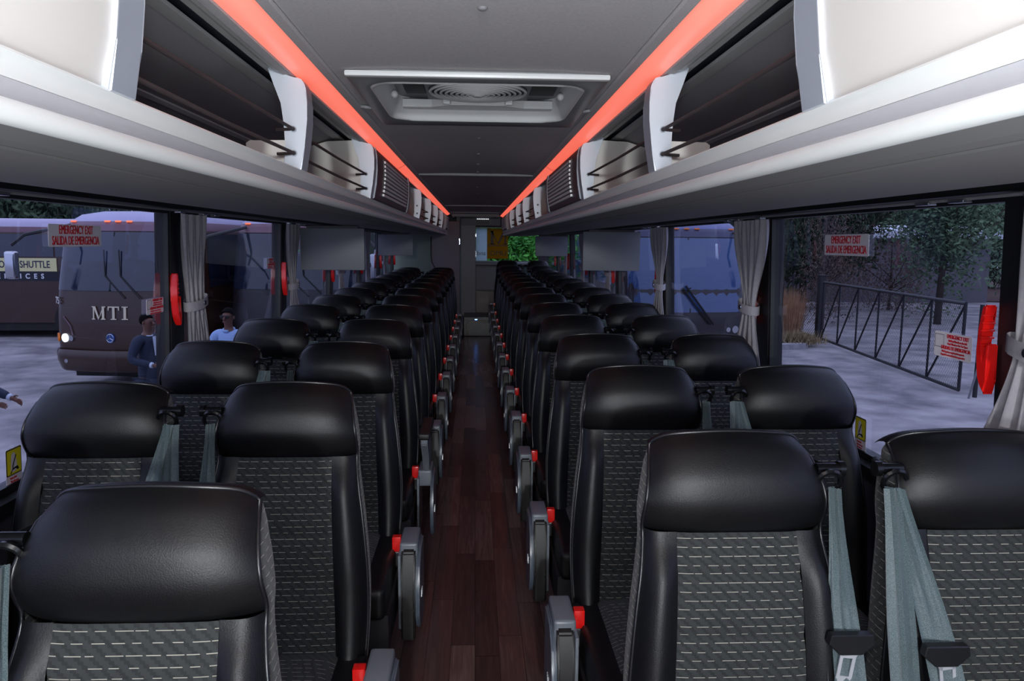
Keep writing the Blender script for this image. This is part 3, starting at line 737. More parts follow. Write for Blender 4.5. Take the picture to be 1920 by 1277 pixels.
def place(name, me, parent):
    o = bpy.data.objects.new(name, me); COL.objects.link(o); o.parent = parent; return o
def ribbon(bm, path, th=.0012, mi=0):
    """path: (centre, half-width vector) list -> thin strip with pleats"""
    n = 9; rows = []
    for (c, hw, pl) in path:
        c = Vector(c); hw = Vector(hw); nrm = Vector((0, -1, 0.1)).normalized()
        rows.append([bm.verts.new(c+hw*(2*k/(n-1)-1)+nrm*pl*(.5+.5*math.cos(k*PI*.75))) for k in range(n)])
    for a, b in zip(rows, rows[1:]):
        for k in range(n-1): bm.faces.new((a[k], a[k+1], b[k+1], b[k])).material_index = mi
    bmesh.ops.solidify(bm, geom=bm.faces[:], thickness=th)
def prototype(kind, side, arm='down'):
    """kind 'aisle' or 'window'; side -1 left, +1 right. inward = towards the aisle"""
    root = empty('coach_seat', (0, 0, 0))
    hd = place('headrest', SM['headrest'], root)
    place('centre_panel', SM['centre_panel'], root)
    place('bolster', SM['bolstera'], root); place('bolster', SM['bolsterb'], root)
    place('piping', SM['piping'], root)
    place('back_shell', SM['back_shell'], root); place('cushion', SM['cushion'], root)
    place('cushion_panel', SM['cushion_panel'], root); place('seat_frame', SM['seat_frame'], root)
    # belt on the side shared with the neighbouring seat
    q = side if kind == 'aisle' else -side        # +x direction of the belt side
    bx = q*(.192 if kind == 'aisle' else .190)
    g = B(); gz = 1.085
    tube(g, [(q*.172, .05, gz+.0), (q*.190, .01, gz+.006), (bx+q*.004, -.035, gz+.008)], .009, 8)
    disc(g, (bx+q*.004, -.042, gz+.010), .012, .05, 'x', 16); disc(g, (bx+q*.030, -.042, gz+.010), .016, .012, 'x', 18)
    lp = [(bx+.024*math.cos(a), -.058-.010*math.sin(a), gz-.012+.024*math.sin(a)) for a in [2*PI*k/16 for k in range(16)]]
    tube(g, lp, .006, 6, closed=True)
    gd = mesh_obj('belt_guide', g, M_blackgl, root, smooth=True, angle=45)
    if kind == 'aisle':
        ctr = lambda t: (bx+q*(.004+.016*t), -.072-.16*t**1.2, gz-.02-.56*t)
        bands = [[(ctr(t), (lerp(.009, .030, smooth(t*1.6)), -.004, 0), .010*(1-t)) for t in [k/14 for k in range(15)]],
                 [((bx+q*(.0-.004*t), -.064-.13*t, gz-.02-.56*t), (lerp(.008, .024, smooth(t*1.5)), .004, 0), .007) for t in [k/14 for k in range(15)]]]
        tt = .50
    else:
        ctr = lambda t: (bx+q*(.012-.075*math.sin(t*1.8)), -.072-.20*t**1.1, gz-.02-.56*t)
        bands = [[(ctr(t), (lerp(.016, .030, smooth(t*1.6)), -.010, 0), .008*(1-t)) for t in [k/14 for k in range(15)]],
                 [((bx+q*(.020+.006*t), -.075-.16*t, gz-.02-.56*t), (lerp(.020, .032, smooth(t*2)), .004, 0), .010) for t in [k/14 for k in range(15)]]]
        tt = .52
    g = B(); ribbon(g, bands[0]); g2 = B(); ribbon(g2, bands[1])
    me2 = bpy.data.meshes.new('x'); g2.to_mesh(me2); g2.free(); g.from_mesh(me2)
    belt = mesh_obj('seat_belt', g, M_web, root, smooth=True, angle=50)
    c = Vector(ctr(tt)); 
    g = B(); T = Matrix.Translation((c.x, c.y-.024, c.z))
    prism(g, [(-.042, .016), (.042, .016), (.046, -.004), (.022, -.026), (-.022, -.026), (-.046, -.004)], 'y', -.006, .014)
    bmesh.ops.bevel(g, geom=g.edges[:], offset=.002, segments=1, affect='EDGES')
    bmesh.ops.transform(g, matrix=T, verts=g.verts[:]); tg = mesh_obj('belt_tongue', g, M_webtip, belt)
    g = B(); T = T @ Matrix.Rotation(math.radians(8*q), 4, 'Y')
    for pts in ([(-.016, -.022), (-.010, -.022), (-.009, -.078), (-.016, -.078)], [(.010, -.022), (.016, -.022), (.016, -.078), (.009, -.078)], [(-.016, -.072), (.016, -.072), (.012, -.084), (-.012, -.084)], [(-.022, -.018), (.022, -.018), (.014, -.034), (-.014, -.034)]):
        prism(g, pts, 'y', -.001, .0015)
    bmesh.ops.transform(g, matrix=T, verts=g.verts[:]); mesh_obj('buckle_plate', g, M_steel, belt)
    # red belt buckle on the other side
    g = B(); e = -q
    box(g, min(e*.205, e*.237), max(e*.205, e*.237), -.300, -.268, .440, .495, .004, 2, 0)
    mesh_obj('belt_buckle', g, M_red, root, smooth=True, angle=40)
    g = B(); box(g, min(e*.200, e*.241), max(e*.200, e*.241), -.296, -.262, .38, .439, .005); mesh_obj('buckle_stalk', g, M_webtip, root)
    if kind == 'aisle':
        a = -side
        X = lambda v0, v1: (min(a*v0, a*v1), max(a*v0, a*v1))
        g = B(); x0, x1 = X(.238, .302); box(g, x0, x1, -.36, -.20, .42, .497, .010, 3)
        x0, x1 = X(.236, .246); box(g, x0, x1, -.405, -.20, .20, .47, .004, 2)
        br = mesh_obj('armrest_bracket', g, M_armgrey, root, smooth=True, angle=40)
        g = B(); x0, x1 = X(.297, .312)
        pts = [(-.20, .47), (-.33, .475), (-.40, .43), (-.43, .34), (-.425, .25), (-.38, .19), (-.30, .165), (-.20, .17)]
        prism(g, pts, 'x', x0, x1); bmesh.ops.bevel(g, geom=g.edges[:], offset=.006, segments=2, affect='EDGES')
        sh = mesh_obj('side_shield', g, M_shield, root, smooth=True, angle=40)
        g = B(); xx = a*.3135
        T = Matrix.Translation((xx, -.315, .30)) @ Matrix(((0, 0, a, 0), (a*-1 if False else 1, 0, 0, 0), (0, 1, 0, 0), (0, 0, 0, 1)))
        for k in range(3): prism(g, [(-.345+.012*k, .29), (-.340+.012*k, .29), (-.333+.012*k, .315), (-.338+.012*k, .315)], 'x', xx-.001, xx+.001)
        mesh_obj('shield_badge', g, M_steel, sh)
        if arm == 'down':
            g = B(); x0, x1 = X(.247, .295); pts = [(-.352, .478), (-.382, .470), (-.415, .38), (-.425, .28), (-.420, .165), (-.385, .160), (-.365, .28), (-.355, .38)]
            prism(g, pts, 'x', x0, x1); bmesh.ops.bevel(g, geom=g.edges[:], offset=.006, segments=2, affect='EDGES')
            mesh_obj('armrest_pad', g, M_armpad, root, smooth=True, angle=40)
        else:
            g = B(); x0, x1 = X(.262, .292); pts = [(-.24, .44), (-.33, .44), (-.40, .58), (-.50, .655), (-.50, .685), (-.24, .685), (-.22, .60)]
            prism(g, pts, 'x', x0, x1); bmesh.ops.bevel(g, geom=g.edges[:], offset=.006, segments=2, affect='EDGES')
            mesh_obj('armrest_arm', g, M_armgrey, root, smooth=True, angle=40)
            g = B(); x0, x1 = X(.252, .305); box(g, x0, x1, -.53, -.20, .685, .715, .010, 3); mesh_obj('armrest_pad', g, M_armpad, root, smooth=True, angle=40)
    return root
PROTO = {}
ordw = ['first', 'second', 'third', 'fourth', 'fifth', 'sixth', 'seventh', 'eighth', 'ninth', 'tenth', 'eleventh', 'twelfth', 'thirteenth', 'fourteenth']
YLr = [1.17, 2.05, 2.89, 3.74, 4.59] + [4.59+.84*k for k in range(1, 9)]
YRr = [1.50, 2.33, 3.16, 4.00, 4.83] + [4.83+.83*k for k in range(1, 10)]
seat_jobs = []
for side, rows in ((-1, YLr), (1, YRr)):
    for i, y in enumerate(rows):
        n = len(rows)
        for kind in ('aisle', 'window'):
            x = side*(((.524, 1.020) if side > 0 else (.504, 1.000))[kind == 'window'])
            if side < 0 and i < 2: x = -(.514, .510)[i] if kind == 'aisle' else -(1.03, 1.012)[i]
            if side > 0 and i == 0: x = .530 if kind == 'aisle' else 1.050
            dz = 0
            if side > 0 and i >= n-2: dz = (.03, .09)[i-(n-2)]
            arm = 'up' if (side < 0 and i == 3 and kind == 'aisle') else 'down'
            place_ = ['the %s row from the front' % ordw[i], 'the nearest row'][i == 0] if i < n-1 else 'the last row at the back'
            lab = 'black leather coach seat, %s side, %s place, %s' % ('left' if side < 0 else 'right', kind if kind == 'aisle' else 'window', place_)
            if arm == 'up': lab = 'black coach seat with its grey armrest raised, left aisle side, fourth row'
            seat_jobs.append((kind, side, arm, (x, y, dz), lab))
for kind, side, arm, loc, lab in seat_jobs:
    key = (kind, side, arm)
    if key not in PROTO:
        o = prototype(*key); PROTO[key] = o; index_kids()
    else: o = copy_tree(PROTO[key])
    o.location = (loc[0], loc[1], loc[2]-.012)
    tag(o, lab, 'seat', 'coach seats, %s %s column' % ('left' if side < 0 else 'right', kind))
    if loc[2] > 0:                       # the last rows stand on a low plinth
        g = B(); box(g, loc[0]-.23, loc[0]+.23, loc[1]-.60, loc[1]-.02, 0.0, loc[2])
        struct(mesh_obj('plinth', g, M_dark))

# ================================================================ CURTAINS
def curtain(s, y0, y1, ztie, label, tie_y=None, wt=.10, bot=None, zbot=.80, group=None):
    y0 += .04; y1 += .04; tie_y = tie_y+.04 if tie_y else None
    root = empty('curtain', (s*1.215, (y0+y1)/2, 1.645))
    oy = (y0+y1)/2; ty = tie_y if tie_y is not None else oy
    bw = bot or (y1-y0)*.55
    bm = B(); nu, nv = 60, 40; n = 7
    def cf(u, v):
        z = lerp(1.645, zbot, v); zt = (1.645-ztie)/(1.645-zbot)
        if v < zt: k = smooth(v/zt)**1.3; c = lerp(oy, ty, k); w = lerp((y1-y0)/2, wt/2, k)
        else: k = smooth((v-zt)/(1-zt)*1.1)**.75; c = lerp(ty, oy, k*.35); w = lerp(wt/2, bw, k)
        amp = .014*(w/((y1-y0)/2))*.6+.008
        x = s*(1.215+.006*math.sin(v*5)-.02*v*0)+amp*math.sin(u*n*2*PI+v*1.3)*.9 + .004*math.sin(u*23+v*9)
        return (x-s*1.215-s*.004, c-oy+w*(2*u-1), z-1.645)
    grid(bm, cf, [k/nu for k in range(nu+1)], [k/nv for k in range(nv+1)])
    mesh_obj('drape', bm, M_curtain, root, smooth=True)
    bm = B()
    L = []
    for k in range(15):
        a = 2*PI*k/15; L.append((k, a))
    loops = []
    for dz in (-.020, .020):
        loops.append([(-s*.001+.040*math.cos(a), ty-oy+(wt/2+.016)*math.sin(a), ztie-1.645+dz+.014*math.sin(a)) for k, a in L])
    ringgrid(bm, loops)
    tb = mesh_obj('tieback', bm, M_curtain, root, smooth=True)
    bm = B(); disc(bm, (-s*.044, ty-oy-.012, ztie-1.645), .010, .006, 'x', 14); mesh_obj('snap_button', bm, M_chrome, tb)
    tag(root, label, 'curtain', group)
    return root
gl, gr = 'grey tied curtains along the left windows', 'grey tied curtains along the right windows'
curtain(1, 3.06, 3.42, 1.265, 'grey curtain tied back at the post right of the dark blue bus', 3.22, .13, .19, .80, gr)
curtain(1, 1.18, 1.57, 1.315, 'pale grey curtain beside the red handle at the right edge', 1.49, .16, .27, .80, gr)
curtain(1, 4.72, 5.10, 1.27, 'pale curtain just left of the parked bus windscreen on the right', 4.86, .12, .20, .80, gr)
curtain(-1, 3.13, 3.41, 1.27, 'grey curtain right of the near red handle, left window', 3.26, .17, .15, .80, gl)
curtain(-1, 4.86, 5.20, 1.25, 'grey curtain tied at the second window post on the left', 5.0, .12, .20, .80, gl)
for k, y in enumerate((6.62, 8.27, 9.92)):
    for s in (-1, 1):
        curtain(s, y+.02, y+.40, 1.27, 'pale curtain at the %s window post, %s side, seen between monitor and seats' % (['third', 'fourth', 'fifth'][k], 'left' if s < 0 else 'right'), y+.16, .12, .19, .80, gl if s < 0 else gr)
for s in (-1, 1):       # curtain rails with clips
    bm = B(); tube(bm, [(s*1.185, Y0+.1, 1.655), (s*1.185, 11.8, 1.655)], .005, 6)
    o = mesh_obj('curtain_rail', bm, M_greyt)
    for y in [p+d for p in POSTS[2:6] for d in (-.10, .16, .30)]:
        bm = B(); box(bm, s*1.185-.012, s*1.185+.012, y-.03, y+.03, 1.645, 1.653, .002); mesh_obj('rail_clip', bm, M_chrome, o)
    tag(o, 'thin curtain rail above the %s windows' % ('left' if s < 0 else 'right'), 'curtain rail')

# ================================================================ MONITORS
for s, y, x0, x1, z0, lab in ((-1, 5.1, -1.17, -.745, 1.345, 'near grey flat monitor hanging from the left rack'), (-1, 9.2, -1.18, -.76, 1.37, 'far small monitor hanging from the left rack'),
                          (1, 5.6, .80, 1.23, 1.335, 'near grey flat monitor hanging from the right rack'), (1, 9.8, .78, 1.20, 1.365, 'far small monitor hanging from the right rack')):
    root = empty('monitor', ((x0+x1)/2, y, z0))
    w = (x1-x0)/2; h = 1.645-z0
    bm = B(); box(bm, -w, w, -.018, .018, 0, h-.02, .006, 2); mesh_obj('housing', bm, M_monitor, root, smooth=True, angle=40)
    bm = B(); box(bm, -w+.015, w-.015, .0175, .0195, .02, h-.04); mesh_obj('screen', bm, M_blackgl, root)
    bm = B(); box(bm, -w*.8, w*.8, -.012, .02, h-.03, h-.002, .004); mesh_obj('hinge', bm, M_dark, root)
    tag(root, lab, 'monitor', 'fold-down monitors under the racks')

# ================================================================ STICKERS
def sticker(s, y, z, w, h, lines, label, name='warning_sticker', inset=.004):
    """lies on the pane, facing inside"""
    X = s*(wx(z)-inset)
    t_ = empty(name, (X, y, z))
    # local frame: text x runs so that it reads from inside
    ang = math.atan(.037)
    if s > 0: Rm = Matrix(((0, 0, -1, 0), (-1, 0, 0, 0), (0, 1, 0, 0), (0, 0, 0, 1)))
    else: Rm = Matrix(((0, 0, 1, 0), (1, 0, 0, 0), (0, 1, 0, 0), (0, 0, 0, 1)))
    Rm = Matrix.Rotation(-s*ang, 4, 'Y') @ Rm
    bm = B(); prism(bm, rect_pts(-w/2, w/2, -h/2, h/2, .006, 3), 'z', -.0006, .0006); bmesh.ops.transform(bm, matrix=Rm, verts=bm.verts[:])
    mesh_obj('sheet', bm, M_white, t_)
    if lines:
        bm = join_text(lines, Rm @ Matrix.Translation((0, 0, .0012))); mesh_obj('lettering', bm, M_redink, t_)
    tag(t_, label, 'sticker')
    return t_, Rm
big = [('EMERGENCY EXIT', .038, 0, .0165, .0, .66), ('SALIDA DE EMERGENCIA', .038, 0, -.0165, .0, .66)]
small = [('EMERGENCY EXIT', .0150, .022, .0235, 0, .74), ('Pull Red Handle to the left', .0088, .022, .0125, 0, .80), ('Push Window Out To Open', .0088, .022, .0040, 0, .80),
         ('SALIDAS DE EMERGENCIA', .0140, .014, -.0075, 0, .74), ('Hale la palanca roja hacia la izquierda', .0080, .004, -.0180, 0, .78), ('Empuje la ventana hacia fuera para abrir', .0080, .004, -.0265, 0, .78)]
sticker(1, 2.500, 1.541, .305, .072, big, 'EMERGENCY EXIT sticker high on the large right window')
sticker(-1, 2.435, 1.549, .312, .068, big, 'EMERGENCY EXIT sticker high on the near left window')
def diagram(t_, Rm):
    bm = B()
    fr = [(-.074, .026), (-.036, .026), (-.036, -.008), (-.074, -.008)]
    for a, b in zip(fr, fr[1:]+fr[:1]):
        d = Vector((b[0]-a[0], b[1]-a[1], 0)); n_ = Vector((-d.y, d.x, 0)).normalized()*.0006
        vs = [bm.verts.new(Rm @ Vector((p[0]+q*n_.x, p[1]+q*n_.y, .0012))) for p, q in ((a, 1), (b, 1), (b, -1), (a, -1))]; bm.faces.new(vs)
    mesh_obj('diagram', bm, M_black, t_)
r_ = sticker(1, 1.905, 1.277, .156, .068, small, 'small white exit instruction sticker beside the right red handle'); diagram(*r_)
r_ = sticker(-1, 3.007, 1.279, .156, .060, small, 'small white exit instruction sticker on the near left window'); diagram(*r_)
for k, (a, b) in enumerate(zip(POSTS[3:7], POSTS[4:8])):
    sticker(-1, b-.30, 1.40, .15, .065, small, 'small exit instruction sticker on the %s left window' % ['second', 'third', 'fourth', 'fifth'][k])
def belt_sticker(s, y, z, label):
    t_, Rm = sticker(s, y, z, .070, .115, [('Fasten belt', .008, -.005, -.026, 0, .8), ('Use all straps', .008, 0, -.036, 0, .8), ('Abroche su', .008, -.003, -.045, 0, .8)], label, 'seat_belt_sticker')
    bm = B(); prism(bm, rect_pts(-.034, .034, -.018, .056, .003, 2), 'z', .0006, .0012); bmesh.ops.transform(bm, matrix=Rm, verts=bm.verts[:]); mesh_obj('border', bm, M_black, t_)
    bm = B(); prism(bm, rect_pts(-.031, .031, -.015, .053, .003, 2), 'z', .0012, .0016); bmesh.ops.transform(bm, matrix=Rm, verts=bm.verts[:]); mesh_obj('yellow_field', bm, M_yellow, t_)
    bm = B(); prism(bm, [(-.012, .040), (-.004, .046), (.004, .042), (.008, .028), (.012, .010), (.008, -.008), (-.006, -.011), (-.016, -.004), (-.014, .02)], 'z', .0016, .0019); bmesh.ops.transform(bm, matrix=Rm, verts=bm.verts[:]); mesh_obj('figure', bm, M_white, t_)
    bm = B()
    for pts in ([(.006, .038), (.010, .036), (-.006, .004), (-.010, .006)], [(-.010, .006), (-.004, .002), (.014, .004), (.020, -.004), (.016, -.008), (.004, -.002), (-.008, -.004)], [(-.006, .0), (-.010, .0), (-.020, -.012), (-.016, -.014)]):
        prism(bm, pts, 'z', .0019, .0022)
    bmesh.ops.transform(bm, matrix=Rm, verts=bm.verts[:]); mesh_obj('pictogram', bm, M_black, t_)
belt_sticker(-1, 2.072, .908, 'yellow seat belt sticker low on the nearest left window')
belt_sticker(-1, 2.93, .918, 'yellow seat belt sticker behind the second left window seat')
belt_sticker(1, 2.36, .918, 'yellow seat belt sticker low on the large right window')

# ================================================================ OUTSIDE
G = -1.20
M_asph = mat('asphalt', rgb(176, 170, 170), .9, noise=(1.3, rgb(112, 106, 110), .2), bump=(30, .5))
bm = B(); grid(bm, lambda u, v: (u, v, G), [-70, 70], [-40, 80]); struct(mesh_obj('ground', bm, M_asph))
M_grass = mat('dry_grass_ground', rgb(96, 88, 66), .95, noise=(3, rgb(74, 72, 52), .15), bump=(60, .6))
bm = B(); prism(bm, [(6.2, 18.9), (8.7, 19.4), (9.9, 20.9), (10.2, 24), (9.0, 60), (4.5, 60), (4.8, 20)], 'z', G, G+.10); struct(mesh_obj('verge', bm, M_grass))
bm = B(); prism(bm, [(6.1, 18.72), (8.7, 19.2), (8.9, 19.4), (8.7, 19.48), (6.1, 18.95)], 'z', G, G+.14); struct(mesh_obj('kerb', bm, mat('concrete_kerb', rgb(170, 168, 170), .9, noise=(8, rgb(140, 138, 140)))))
bm = B(); prism(bm, [(12, 38), (60, 30), (60, 70), (12, 70)], 'z', G, G+.06); struct(mesh_obj('woodland_floor', bm, mat('leaf_litter', rgb(96, 70, 62), .95, noise=(2, rgb(70, 52, 48), .2))))

def leaf_cloud(n, rad, size, seed, blobs=14, droop=0):
    rnd = random.Random(seed); bm = B()
    cs = []
    for _ in range(blobs):
        d = Vector((rnd.gauss(0, 1), rnd.gauss(0, 1), rnd.gauss(0, 1))).normalized()*rnd.uniform(.2, .8)
        cs.append((Vector((d.x*rad[0], d.y*rad[1], d.z*rad[2])), rnd.uniform(.25, .5)))
    for i in range(n):
        c, r = rnd.choice(cs)
        d = Vector((rnd.gauss(0, 1), rnd.gauss(0, 1), rnd.gauss(0, 1))).normalized()*(rnd.random()**.4)*r
        p = c+Vector((d.x*rad[0], d.y*rad[1], d.z*rad[2]))
        a = Vector((rnd.gauss(0, 1), rnd.gauss(0, 1), rnd.gauss(0, 1)-droop)).normalized(); b = a.orthogonal().normalized()
        s = size*rnd.uniform(.6, 1.4)
        v = [bm.verts.new(p+a*s), bm.verts.new(p+b*s*.45), bm.verts.new(p-a*s), bm.verts.new(p-b*s*.45)]
        bm.faces.new(v)
    me = bpy.data.meshes.new('leaves'); bm.to_mesh(me); bm.free(); return me
def m_leaf(name, c1, c2):
    return mat(name, c1, .7, noise=(.9, c2, .15))
M_pine = m_leaf('pine_green', rgb(92, 118, 82), rgb(62, 86, 60)); M_bush = m_leaf('dark_evergreen', rgb(70, 92, 62), rgb(44, 62, 42))
M_brush = m_leaf('bare_brush', rgb(122, 100, 92), rgb(92, 76, 72)); M_bright = m_leaf('bright_green_leaf', rgb(84, 170, 44), rgb(40, 110, 26))
M_bark = mat('bark', rgb(70, 58, 54), .95, noise=(6, rgb(50, 42, 40)))
def leafmesh(n, rad, size, seed, m, **k):
    me = leaf_cloud(n, rad, size, seed, **k); me.materials.append(m); return me
pine_me = [leafmesh(15000, (2.4, 2.4, 3.6), .085, 11+k, M_pine, blobs=46) for k in range(2)]
bush_me = [leafmesh(15000, (3.4, 2.6, 3.2), .12, 31+k, M_bush, blobs=30) for k in range(2)]
brush_me = [leafmesh(6000, (3.0, 2.2, 3.4), .055, 51+k, M_brush, blobs=30) for k in range(2)]
def tree(name, me, loc, crown_z, sc_, trunk_r, label, cat='tree', group=None, twigs=False, rz=0):
    root = empty(name, (loc[0], loc[1], G), rz)
    cr = place('foliage', me, root); cr.location = (0, 0, crown_z); cr.scale = sc_
    bm = B(); rnd = random.Random(int(loc[0]*10+loc[1]))
    tube(bm, [(0, 0, -.05), (.05, .02, crown_z*.6), (-.05, 0, crown_z+sc_[2]*1.6)], [trunk_r, trunk_r*.8, trunk_r*.3], 7)
    for k in range(10 if twigs else 6):
        a = rnd.uniform(0, 2*PI); z = crown_z*rnd.uniform(.4, 1.2); L = rnd.uniform(1.2, 2.6)
        tube(bm, [(0, 0, z), (L*.5*math.cos(a), L*.5*math.sin(a), z+L*.35), (L*math.cos(a), L*math.sin(a), z+L*.9)], [trunk_r*.35, trunk_r*.22, trunk_r*.08], 5)
    mesh_obj('trunk', bm, M_bark, root, smooth=True)
    tag(root, label, cat, group); return root
# right side woodland beyond the gate
RT = [(16.3, 25.5, 4.3, 'p', 'dark pine tree right of the white exit sticker'), (21.6, 27.9, 4.4, 'p', 'large pine tree at the right edge of the big window'),
      (28.0, 30.5, 4.4, 'p', 'pine tree at the far right beyond the end of the gate'), (14.3, 32.0, 4.6, 'b', 'leafy evergreen over the fence left of the exit sticker'),
      (12.3, 26.0, 3.0, 'r', 'bare brown tree behind the clump of tall grass'), (17.6, 31, 1.8, 'r', 'low bare brown brush in front of the grey shed'),
      (12.5, 40, 5.0, 'B', 'distant dark evergreen left of the grey shed'), (19.5, 46, 5.6, 'B', 'tall dark evergreen behind the left half of the shed'),
      (27, 47, 5.6, 'B', 'tall dark evergreen behind the right half of the shed'), (34.5, 47, 5.6, 'B', 'tall dark evergreen right of the shed'),
      (42, 48, 5.6, 'B', 'tall dark evergreen at the far right of the woodland'), (5.0, 42, 5.0, 'B', 'distant dark evergreen behind the big blue windscreen bus'),
      (38, 36, 4.2, 'b', 'dark evergreen behind the near end of the gate')]
for i, (x, y, cz, k, lab) in enumerate(RT):
    if k == 'p': tree('pine_tree', pine_me[i % 2], (x, y), cz, (1, 1, 1.15), .13, lab, rz=i)
    elif k == 'b': tree('evergreen_tree', bush_me[i % 2], (x, y), cz*.8, (1.2, 1.1, 1.25), .16, lab, rz=i)
    elif k == 'B': tree('evergreen_tree', bush_me[i % 2], (x, y), cz*.8, (1.25, 1.1, 2.0), .22, lab, rz=i*.3)
    else: tree('bare_brush', brush_me[i % 2], (x, y), cz*.85, (.75, .75, 1.0), .07, lab, 'brush', twigs=True, rz=i)
# shed with white roof edge
t_ = empty('shed', (21.5, 35.5, G))
bm = B(); box(bm, -5.5, 3.6, 0, 6, 0, 3.1); mesh_obj('wall', bm, mat('shed_wall_grey', rgb(112, 108, 116), .8), t_)
bm = B(); prism(bm, [(-.5, 3.1), (-.5, 3.45), (3, 3.8), (6.5, 3.45), (6.5, 3.1)], 'x', -5.8, 3.9); mesh_obj('roof', bm, mat('pale_roof', rgb(222, 228, 240), .5), t_)
tag(t_, 'grey shed with a pale roofline behind the trees', 'building')
# tall ornamental grass
rnd = random.Random(5); bm = B()
for i in range(900):
    a = rnd.uniform(0, 2*PI); r = .38*rnd.random()**.5; h = rnd.uniform(.7, 1.5); lean = rnd.uniform(.05, .34)*(r/.38)
    p = Vector((r*math.cos(a), r*math.sin(a), 0)); d = Vector((math.cos(a), math.sin(a), 0)); sd = Vector((-math.sin(a), math.cos(a), 0))*.006
    m1 = p+d*lean*.4+Vector((0, 0, h*.55)); e = p+d*lean+Vector((0, 0, h))
    v = [bm.verts.new(q) for q in (p-sd, p+sd, m1+sd, m1-sd)]; bm.faces.new(v); w = bm.verts.new(e); bm.faces.new((v[3], v[2], w))
o = mesh_obj('ornamental_grass', bm, mat('straw_orange', rgb(196, 154, 116), .9, noise=(5, rgb(150, 112, 88), .2))); o.location = (9.2, 21.4, G+.1)
tag(o, 'clump of tall orange-brown dry grass beside the gate post', 'grass clump')
bm = B(); rnd = random.Random(8)
for i in range(900):
    p = Vector((rnd.gauss(0, .26), rnd.gauss(0, .26), 0)); a = rnd.uniform(0, 6.28); h = rnd.uniform(.12, .36)
    e = p+Vector((math.cos(a)*.2, math.sin(a)*.2, h)); sd = Vector((-math.sin(a), math.cos(a), 0))*.012
    bm.faces.new([bm.verts.new(q) for q in (p-sd, p+sd, e)])
o = mesh_obj('dry_grass_tuft', bm, mat('straw', rgb(150, 132, 98), .9)); o.location = (8.85, 19.9, G+.1)
tag(o, 'low straw-coloured grass tuft at the foot of the gate', 'grass tuft')
# sliding gate
t_ = empty('sliding_gate', (0, 0, 0))
pa, pb = Vector((9.85, 20.7, 0)), Vector((8.95, 13.2, 0)); L = (pb-pa).length; dirv = (pb-pa)/L
zt, zb = .50, G+.10
M_gate = mat('gate_black_paint', rgb(26, 26, 32), .5)
bm = B(); tube(bm, [pa+Vector((0, 0, zt)), pb+Vector((0, 0, zt))], .035, 8); tube(bm, [pa+Vector((0, 0, zb)), pb+Vector((0, 0, zb))], .035, 8)
for q in (pa, pb): tube(bm, [q+Vector((0, 0, zt)), q+Vector((0, 0, zb))], .03, 8)
mesh_obj('gate_frame', bm, M_gate, t_)
NB = 6
for k in range(NB):
    a = pa+dirv*L*k/NB; b = pa+dirv*L*(k+1)/NB
    if k: bm = B(); tube(bm, [a+Vector((0, 0, zt)), a+Vector((0, 0, zb))], .022, 6); mesh_obj('upright', bm, M_gate, t_)
    bm = B(); tube(bm, [a+Vector((0, 0, zb)), b+Vector((0, 0, zt))], .022, 6); mesh_obj('brace', bm, M_gate, t_)
def chainlink(bm, a, b, z0, z1, sp=.075, w=.006):
    L = (b-a).length; d = (b-a)/L; H = z1-z0; nrm = Vector((-d.y, d.x, 0))*w*.3
    n = int((L+H)/sp)
    for k in range(n):
        for sgn in (1, -1):
            s0 = k*sp-H; s1 = k*sp
            # clip to [0,L]
            t0 = max(0, -s0/H) if s0 < 0 else 0; t1 = min(1, (L-s0)/H)
            if t1 <= t0: continue
            p, q = s0+H*t0, s0+H*t1; zz = (z0+H*t0, z0+H*t1) if sgn > 0 else (z1-H*t0, z1-H*t1)
            A = a+d*p+Vector((0, 0, zz[0])); Bq = a+d*q+Vector((0, 0, zz[1]))
            off = (Bq-A).normalized().cross(Vector((-d.y, d.x, 0)))*w*.5
            vs = [bm.verts.new(v) for v in (A+off+nrm, Bq+off+nrm, Bq-off-nrm, A-off-nrm)]; bm.faces.new(vs)
bm = B(); chainlink(bm, pa, pb, zb, zt); o = mesh_obj('chain_link_mesh', bm, M_gate, t_)
tag(t_, 'long black chain-link sliding gate with slanting braces', 'gate')
bm = B(); box(bm, -.09, .09, -.09, .09, 0, 1.86, .01); box(bm, -.11, .11, -.11, .11, 1.86, 1.90, .01); o = mesh_obj('gate_post', bm, M_gate); o.location = (9.92, 21.0, G)
tag(o, 'thick black post at the left end of the gate', 'post')
t_ = empty('chain_link_fence', (0, 0, 0)); fa, fb = Vector((10.0, 21.2, 0)), Vector((9.2, 27, 0))
bm = B(); chainlink(bm, fa, fb, G+.1, G+1.8, .10, .008); mesh_obj('mesh', bm, M_gate, t_)
for k in range(5):
    q = fa.lerp(fb, k/4); bm = B(); tube(bm, [q+Vector((0, 0, G)), q+Vector((0, 0, G+1.85))], .03, 6); mesh_obj('fence_post', bm, M_gate, t_)
tag(t_, 'dark chain-link fence running back behind the grass clump', 'fence')
t_ = empty('gate_stop', (8.95, 12.9, G)); bm = B(); tube(bm, [(0, 0, 0), (.12, -.1, .9)], .02, 6); mesh_obj('strut', bm, M_greyt, t_)
bm = B(); tube(bm, [(.18, .1, 0), (.18, .1, 1.7)], .04, 8); mesh_obj('stop_post', bm, M_gate, t_)
tag(t_, 'slanting grey strut and post at the near end of the gate', 'post')

